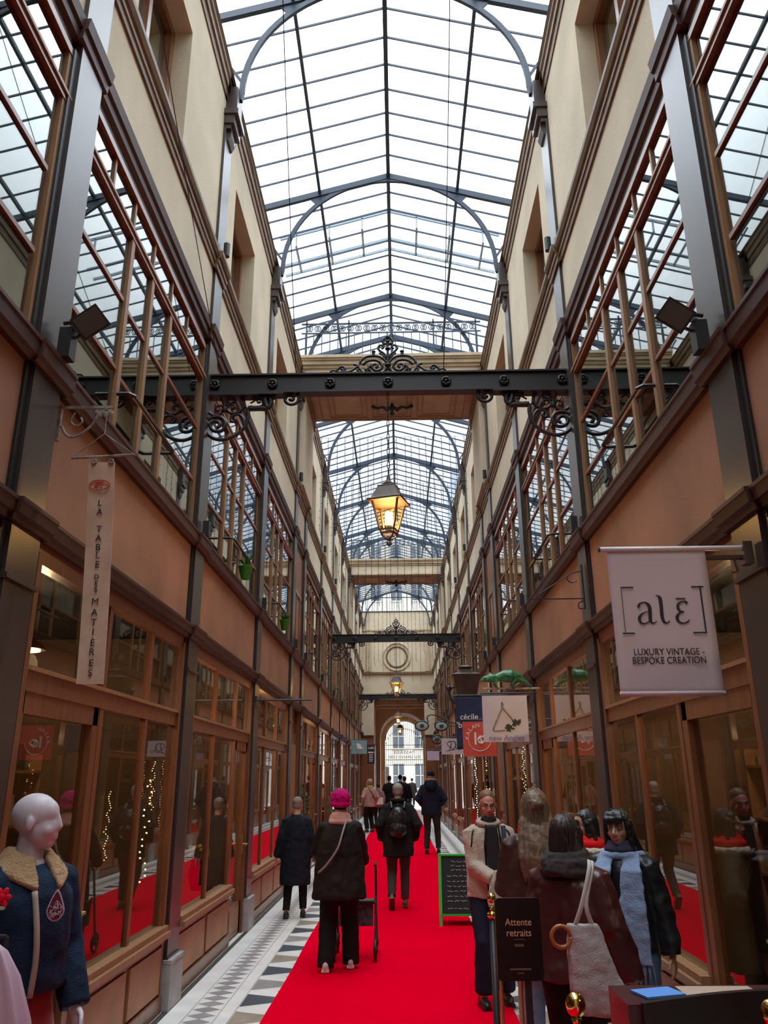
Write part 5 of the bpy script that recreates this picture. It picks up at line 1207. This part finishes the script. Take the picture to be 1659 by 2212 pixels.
def mannequin():
    t = person('white mannequin in a blue denim jacket with sheepskin collar and a red skirt', (-1.525, 3.50, .0), -2.1, 1.652, lf=(-.08,0), rf=(.08,0), lh=(-.23,.10,.86), rh=(.25,.0,.80), near=True, yaw=.62, skin=M_mann, curl=.3,
        coat=dict(m=cm('blue_denim', (.012,.038,.085), rough=.75, noise_amt=.5, noise_scale=4, col2=(.005,.012,.028), bump=.3, bump_scale=150), rings=[(.955,.200,.165),(.965,.205,.17),(1.02,.20,.172),(1.2,.205,.172),(1.30,.20,.16),(1.37,.15,.12),(1.42,.085,.08)], sleeve=.078, fold=.016), trousers=None, shoes=cm('mannequin_foot', (.5,.45,.45)), name='mannequin', extras=ex_mann)
    return t
mq = mannequin()
# teardrop badge
b = MB(); bd = MB()
def tdp(k):
    out = []
    for j in range(28):
        a = 2*PI*j/28; sn = math.sin(a); x = .036*k*math.cos(a)*(1 if sn < 0 else 1-.55*sn); z = (.045*sn if sn < 0 else .080*sn)*k; out.append((x, z))
    return out
p_ = tdp(1); b.loft([[(x, 0, z) for x, z in p_], [(x, .004, z) for x, z in p_]]); p2 = tdp(.87); bd.loft([[(x, -.002, z) for x, z in p2], [(x, .002, z) for x, z in p2]])
BADGE = (-1.325, 3.325, 1.235)
t = thing('embroidered_patch', 'white teardrop patch with a dark red coral pattern on the denim jacket', 'patch', BADGE, .30); t.scale = (.9, .9, .9)
b.build('patch_border', cm('mauve_white_thread', (.60,.50,.60)), t); bd.build('patch_ground', cm('dark_red_thread', (.16,.02,.035)), t)
w = MB(); random.seed(11)
for k in range(40):
    a = random.random()*6.3; r = random.random()*.024; x0_, z0_ = r*math.cos(a), -.005+r*1.3*math.sin(a); a += random.uniform(-1, 1); w.tube([(x0_, -.003, z0_), (x0_+.009*math.cos(a), -.003, z0_+.009*math.sin(a)), (x0_+.014*math.cos(a+.8), -.003, z0_+.014*math.sin(a+.8))], .0011, 4)
w.build('branch_stitching', cm('mauve_white_thread', (0,0,0)), t)
# clothes rack in the left corner
t = thing('clothes_rack', 'thin black clothes rack pole at the left edge', 'rack', (-1.29, 2.86, 0))
w = MB(); w.tube([(.0,0,0),(.0,0,1.22)], .008, 8); w.tube([(.0,0,1.22),(-.6,0,1.24)], .008, 8); w.box(-.3,.05,-.12,.12,0,.015); w.tube([(-.6,0,1.24),(-.6,0,0)], .008, 8); w.build('rail', M_black, t)
t = thing('pink_garment', 'pale pink draped garment hanging from the rack at the left edge', 'garment', (-1.315, 2.80, 0))
w = MB(); n_ = 30
w.loft([[(cx+hx*math.cos(a)*(1+.10*math.sin(7*a)), hy*math.sin(a)*(1+.25*math.sin(9*a)), z) for a in [2*PI*j/n_ for j in range(n_)]] for z, hx, hy, cx in ((1.215,.02,.02,0),(1.19,.055,.03,0),(1.12,.10,.045,.0),(1.0,.135,.06,.01),(.85,.16,.07,.02),(.6,.19,.08,.03),(.4,.2,.09,.03))]); w.build('cloth', cm('pale_pink_satin', (.50,.34,.42), rough=.45), t, True)
w = MB(); w.ell((0,0,0),(.02,.006,.025)); w.ell((-.012,0,-.02),(.018,.006,.018)); w.ell((.01,0,.03),(.012,.006,.016)); w.build('dark_brooch', M_black, t, True, loc=(.05,-.075,.93))
t = thing('black_garment', 'black garment embroidered with a red flower at the left edge', 'garment', (-1.375, 2.76, 0))
w = MB(); w.loft([[(hx*math.cos(a), hy*math.sin(a), z) for a in [2*PI*j/20 for j in range(20)]] for z, hx, hy in ((1.39,.03,.02),(1.36,.09,.03),(1.25,.10,.035),(1.22,.09,.03))]); w.build('cloth', M_blk, t, True)
w = MB()
for k in range(6): a = k*PI/3; w.ell((.018*math.cos(a), 0, .018*math.sin(a)), (.014,.005,.009), rot=Matrix.Rotation(-a, 3, 'Y'), n=8, k=5)
w.ell((0,-.003,0), (.012,.005,.012)); w.build('red_flower', cm('red_petal', (.75,.01,.03)), t, True, loc=(.115,-.035,1.355))
w = MB(); w.tube([(0,0,0),(-.02,0,-.02),(-.03,0,-.05),(-.035,0,-.08)], .0025, 5); w.ell((.008,0,-.006),(.012,.003,.006)); w.build('stem', cm('pale_stem', (.45,.5,.45)), t, loc=(.11,-.035,1.33))
# ---------------------------------------------------------------- floor-standing objects
t = thing('chalkboard', 'green-framed chalkboard A-board with white handwriting on the right of the carpet', 'sign', (.71, 10.62, 0.0), -.06)
M_gfr = cm('bright_green_paint', (.03,.50,.05), rough=.5)
for sgn, y0_ in ((1, 0), (-1, .42)):
    f_ = MB(); hw = .245
    def pt(x, z): return (x, y0_+(z*.24 if sgn > 0 else -z*.24), z)
    for x in (-hw, hw): f_.beam(pt(x, 0), pt(x, .80), .035, .02, up=(0,1,0))
    for z in (.13, .785): f_.beam(pt(-hw, z), pt(hw, z), .02, .035, up=(0,1,0))
    f_.build('frame', M_gfr, t)
    b_ = MB(); b_.loft([[pt(-hw, .14), pt(hw, .14), (hw, pt(0,.14)[1]+.008, .14), (-hw, pt(0,.14)[1]+.008, .14)], [pt(-hw,.78), pt(hw,.78), (hw, pt(0,.78)[1]+.008, .78), (-hw, pt(0,.78)[1]+.008, .78)]]); b_.build('slate', cm('chalkboard_slate', (.022,.026,.028), rough=.7), t)
w = MB(); random.seed(5)
for r_, z in enumerate((.71,.665,.62,.55,.49,.44,.385,.33,.28,.20)):
    x = -.16 if r_ > 2 else -.11; xe = .2 if r_ not in (0,1,9) else .12
    while x < xe:
        L = random.uniform(.03, .07); pts = [(x+L*j/6, z*.24-.004, z+random.uniform(-.008,.009)) for j in range(7)]; w.tube(pts, .0022, 4); x += L+.018
w.build('chalk_writing', cm('chalk_white', (.62,.62,.62)), t)
t = thing('queue_sign', 'black rounded sign board lettered Attente retraits on a brass stand', 'sign', (.555, 4.25, .136), .03); t.scale = (.92, .92, .92)
w = MB(); hw, z0_, z1_, r_ = .118, .715, 1.10, .022; pts = []
for cx, cz, a0 in ((hw-r_, z1_-r_, 0), (-hw+r_, z1_-r_, PI/2), (-hw+r_, z0_+r_, PI), (hw-r_, z0_+r_, 1.5*PI)):
    for j in range(5): a = a0+PI/2*j/4; pts.append((cx+r_*math.cos(a), cz+r_*math.sin(a)))
w.loft([[(x, -.01, z) for x, z in pts], [(x, .01, z) for x, z in pts]]); w.build('board', cm('black_board', (.006,.005,.005), rough=.35), t)
M_tlet = cm('pale_gold_lettering', (.75,.48,.28), rough=.5)
text('lettering', 'Attente', .048, M_tlet, t, (0, -.0115, .985), sx=.93, ext=.0006); text('lettering', 'retraits', .048, M_tlet, t, (0, -.0115, .935), sx=.93, ext=.0006)
w = MB(); rect(w, -.028, .028, .904, .906, -.010)
for k in range(6): rect(w, -.024+k*.008, -.019+k*.008, .872, .884, -.010)
for k in range(13): rect(w, -.055+k*.0085, -.049+k*.0085, .765, .773, -.010)
for k in range(4): rect(w, -.014+k*.008, -.009+k*.008, .748, .754, -.010)
w.build('small_print', cm('faint_gold_print', (.25,.17,.11)), t)
w = MB()
for x in (-.10, .0): w.tube([(x, .02, -.148), (x, .02, .74)], .010, 8)
w.tube([(-.118,-.0,.74),(-.118,.0,1.08)], .003, 6); w.box(-.16,.16,-.12,.14,-.148,-.134); w.build('brass_legs', M_brassd, t)
w = MB(); w.box(.02,.055,.01,.03,-.14,.74); w.build('black_post', M_black, t)
def stanchion(x, y, zt, r, label):
    t = thing('stanchion', label, 'barrier post', (x, y, 0), group=None)
    w = MB(); w.lathe([(.14,0),(.14,.015),(.03,.04),(.02,.06),(.02,zt-.14)], n=18); w.build('post', M_black, t, True)
    w = MB(); w.lathe([(.022,zt-.14),(.03,zt-.125),(.03,zt-.11),(.014,zt-.10),(.012,zt-.085),(.02,zt-.075)], n=16); w.ell((0,0,zt-r), (r,r,r*1.15), n=20, k=14); w.build('brass_finial', M_gold, t, True)
stanchion(.545, 5.35, 1.03, .026, 'queue barrier post with a brass ball, just left of the black sign board')
stanchion(.585, 3.10, 1.00, .034, 'queue barrier post with a large brass ball at the bottom edge centre right')
stanchion(1.055, 2.62, 1.09, .036, 'queue barrier post with a brass ball in the bottom right corner')
t = thing('reception_desk', 'dark maroon reception stand with a black curved front in the bottom right corner', 'stand', (1.02, 2.95, 0))
w = MB(); w.box(-.33,.50,-.14,.10,0,1.035); w.build('cabinet', cm('maroon_lacquer', (.06,.012,.014), rough=.3), t)
w = MB(); pts = [(-.29,.0),(.62,.0)]+[(.62-.91*j/14, 1.045+.035*math.sin(PI*j/14)) for j in range(15)]; w.loft([[(x,-.17,z) for x, z in pts],[(x,-.145,z) for x, z in pts]]); w.build('black_front_panel', cm('black_board', (0,0,0)), t)
M_bpap = cm('bright_blue_paper', (.10,.30,.75), rough=.5); 
for k, (x, rz_) in enumerate(((-.20,.3),(.33,-.2))):
    w = MB(); w.box(-.07,.07,-.05,.05,0,.006); o = w.build('leaflet', M_bpap, loc=(1.02+x, 2.93, 1.037)); o.rotation_euler[2] = rz_; tag(o, 'bright blue leaflet on the %s of the maroon stand' % ('left' if k == 0 else 'right'), 'leaflet')
w = MB(); w.box(-.12,.12,-.07,.07,0,.004); o = w.build('sheet', cm('buff_paper', (.45,.33,.25)), loc=(1.02, 2.94, 1.037)); tag(o, 'buff paper sheet between the blue leaflets on the maroon stand', 'paper')
# walker
t = thing('walking_frame', 'dark wheeled walker pushed by the woman in the magenta hat', 'walker', (-.47, 8.95, .012))
w = MB()
for x in (-.20,.20): w.tube([(x,-.28,.86),(x,-.16,.88),(x,-.02,.80),(x,.20,.12)], .013, 8); w.tube([(x,-.02,.55),(x,-.24,.12)], .012, 8)
w.tube([(-.20,.02,.50),(.20,.02,.50)], .012, 8); w.tube([(-.20,-.10,.50),(.20,-.10,.50)], .012, 8); w.box(-.19,.19,-.12,.05,.50,.52); w.build('frame', M_black, t)
for x in (-.20,.20):
    for y in (-.24,.20):
        w = MB(); w.torus((x, y, .10), .085, .015, axis='x', n=20, k=6); w.tube([(x-.02,y,.10),(x+.02,y,.10)], .03, 8); w.build('wheel', M_black, t, True)
w = MB(); w.box(-.17,.17,-.06,.08,.28,.50); organic(w, 'bag', cm('grey_plaid_bag', (.13,.13,.15), noise_amt=.6, noise_scale=25), t, .01, 2)
# far left: potted shrub and bicycle
t = thing('potted_shrub', 'dark green shrub in a tall grey pot beside the left shopfronts far down', 'plant', (-1.50, 19.8, 0))
w = MB(); w.lathe([(.13,0),(.17,.55),(.18,.55),(.16,.52),(.0,.50)], n=16); w.build('pot', cm('dark_teal_pot', (.03,.06,.06), rough=.5), t, True)
w = MB(); random.seed(2); w.tube([(0,0,.5),(0,0,1.1)], .015, 6)
for k in range(420):
    a = random.random()*6.3; u = random.uniform(-1, 1); r = .23*random.random()**.4; c_ = Vector((r*math.cos(a)*math.sqrt(1-u*u), r*math.sin(a)*math.sqrt(1-u*u), 1.15+.36*u)); d_ = Vector((random.uniform(-1,1), random.uniform(-1,1), random.uniform(-.5,1))).normalized()*.035; e_ = d_.orthogonal().normalized()*.012
    w.poly([c_-d_, c_+e_, c_+d_, c_-e_])
w.build('foliage', M_green, t)
t = thing('bicycle', 'dark bicycle parked against the left shopfronts beyond the potted shrub', 'bicycle', (-1.33, 22.6, 0), 0)
for y in (-.5, .5):
    w = MB(); w.torus((0, y, .33), .31, .016, axis='x', n=30, k=6)
    for k in range(12): a = 2*PI*k/12; w.tube([(0,y,.33),(0,y+.31*math.cos(a),.33+.31*math.sin(a))], .0015, 3)
    w.build('wheel', M_black, t)
w = MB(); w.tube([(0,-.5,.33),(0,-.12,.30),(0,-.25,.80),(0,-.5,.33)], .014, 6); w.tube([(0,-.12,.30),(0,.36,.78),(0,-.22,.74)], .016, 6); w.tube([(0,.5,.33),(0,.36,.80),(0,.33,.98)], .014, 6); w.tube([(-.28,.25,1.0),(0,.33,.98),(.28,.25,1.0)], .013, 6); w.build('bike_frame', cm('dark_green_enamel', (.02,.05,.045), rough=.35), t)
w = MB(); w.ell((0,-.28,.86),(.07,.13,.03)); w.build('saddle', M_black, t, True)
# ---------------------------------------------------------------- goods and fairy lights in the shop windows
def wall_pt(side, y, z, d): return ((XL+d) if side == 'left' else (XR-d), y, z)
def fairy(side, y, z0_, z1_, d, n, label, amp=.06):
    t = thing('fairy_lights', label, 'fairy lights', wall_pt(side, y, 0, d)); random.seed(int(y*10))
    pts = [(random.uniform(-.02,.02), amp*math.sin(j*.9)+random.uniform(-.03,.03), z0_+(z1_-z0_)*j/(n-1)) for j in range(n)]
    w = MB(); w.tube(pts, .002, 4); w.build('wire', M_black, t)
    w = MB()
    for p in pts: w.ell(p, (.006,.006,.006), n=6, k=4)
    w.build('bulbs', M_fairy, t)
fairy('left', 6.72, .95, 1.7, -.16, 18, 'gold fairy light string inside the nearest left shop window', .03)  # added string, stands in for the glass reflection of a right-hand string
fairy('left', 4.5, 1.3, 2.0, -.5, 20, 'gold fairy light cluster behind the mannequin', .12)
fairy('left', 8.6, 1.7, 2.4, -.5, 24, 'gold fairy lights around the baubles in the second left shop', .14)
fairy('left', 12.3, .9, 2.3, -.5, 26, 'gold fairy light string in the third left shop')
for k, (y, z0_, z1_) in enumerate(((10.9, 1.5, 2.3), (15.9, .3, 1.5), (18.6, .7, 2.1), (20.2, .5, 2.2), (13.0, 1.4, 2.2))): fairy('right', y, z0_, z1_, .05 if k in (1, 2) else -.2, 30, 'gold fairy light string on the right shops, %s' % ('above the woman in the long hair', 'low beside the woman in the fleece', 'tall one nearest the fleece woman', 'farthest of the tall strings', 'under the white sign')[k], .09)
def baub(side, y, z, d, r, m, label, grp):
    w = MB(); w.ell((0,0,0), (r,r,r), n=14, k=10); o = w.build('bauble', m, None, True, loc=wall_pt(side, y, z, d)); tag(o, label, 'bauble', grp)
M_gb = cm('gold_glitter', (.75,.48,.12), rough=.28, metal=.9); M_rb = cm('red_gloss_bauble', (.65,.02,.015), rough=.2)
random.seed(9)
for k in range(12): baub('left', 8.25+random.uniform(-.28,.28), 1.72+random.uniform(-.22,.22), -.42+random.uniform(-.1,.1), random.uniform(.035,.06), M_gb, 'gold bauble in the hanging cluster of the second left shop window', 'gold baubles in the second left shop window')
for k in range(12): baub('left', 7.75+(k % 4)*.14+random.uniform(-.02,.02), .66+(k//4)*.12, -.28-(k % 3)*.06, .062, M_rb, 'glossy red bauble piled at the bottom of the second left shop window', 'red baubles in the second left shop window')
t = thing('gift_vase', 'black vase with yellow flowers in the second left shop window', 'vase', wall_pt('left', 9.15, .60, -.30))
w = MB(); w.lathe([(.06,0),(.10,.15),(.07,.28),(.08,.30)], n=16); w.build('vase', M_black, t, True); w = MB()
for k in range(10): a = random.random()*6.3; w.ell((.09*math.cos(a),.09*math.sin(a),.36+random.uniform(-.04,.06)), (.03,.03,.025), n=8, k=5)
w.build('yellow_flowers', cm('yellow_petal', (.65,.48,.10)), t, True)
for side, y, z, lab in (('left', 5.75, .62, 'white printed card standing in the nearest left shop window'), ('right', 12.3, .62, 'white printed card in the third right shop window')):
    w = MB(); w.box(-.01,.01,-.12,.12,0,.34); o = w.build('card', M_signw, loc=wall_pt(side, y, z, -.30)); tag(o, lab, 'card')
def shelf(side, y0_, y1_, d, label, seed, warm=False):
    t = thing('display_shelf', label, 'shelf', wall_pt(side, (y0_+y1_)/2, .0, d)); hw = (y1_-y0_)/2; w = MB()
    for z in (.62, 1.0, 1.38, 1.76): w.box(-.14,.14,-hw,hw,z,z+.02)
    for y in (-hw, hw): w.box(-.14,.14,y-.015,y+.015,0,1.9)
    w.build('shelves', M_woodl, t); random.seed(seed)
    pal = [cm('cream_box', (.5,.44,.34)), cm('grey_box', (.2,.2,.21)), cm('brown_box', (.18,.10,.06)), cm('red_box', (.35,.03,.02)), cm('black_box', (.02,.02,.02))]
    for z in (.64, 1.02, 1.40, 1.78):
        y = -hw+.06
        while y < hw-.1:
            wd = random.uniform(.05,.13); h = random.uniform(.1,.28); q = MB(); mm = random.choice(pal)
            if random.random() < .4: q.lathe([(wd*.35,0),(wd*.45,h*.5),(wd*.2,h*.8),(wd*.2,h)], n=10); sm = True
            else: q.box(-.08,.08,-wd/2,wd/2,0,h); sm = False
            q.build('goods', mm, t, sm, loc=(0, y+wd/2, z)); y += wd+random.uniform(.02,.08)
for side, i in (('left', 1), ('left', 3), ('left', 4), ('left', 7), ('right', 1), ('right', 2), ('right', 3), ('right', 4), ('right', 7), ('left', 2)):
    shelf(side, P[i]+.9, P[i]+2.9, -1.1, 'shelf of goods inside the %s shop %s' % (side, bayname(i)), i*3+(side == 'left'))
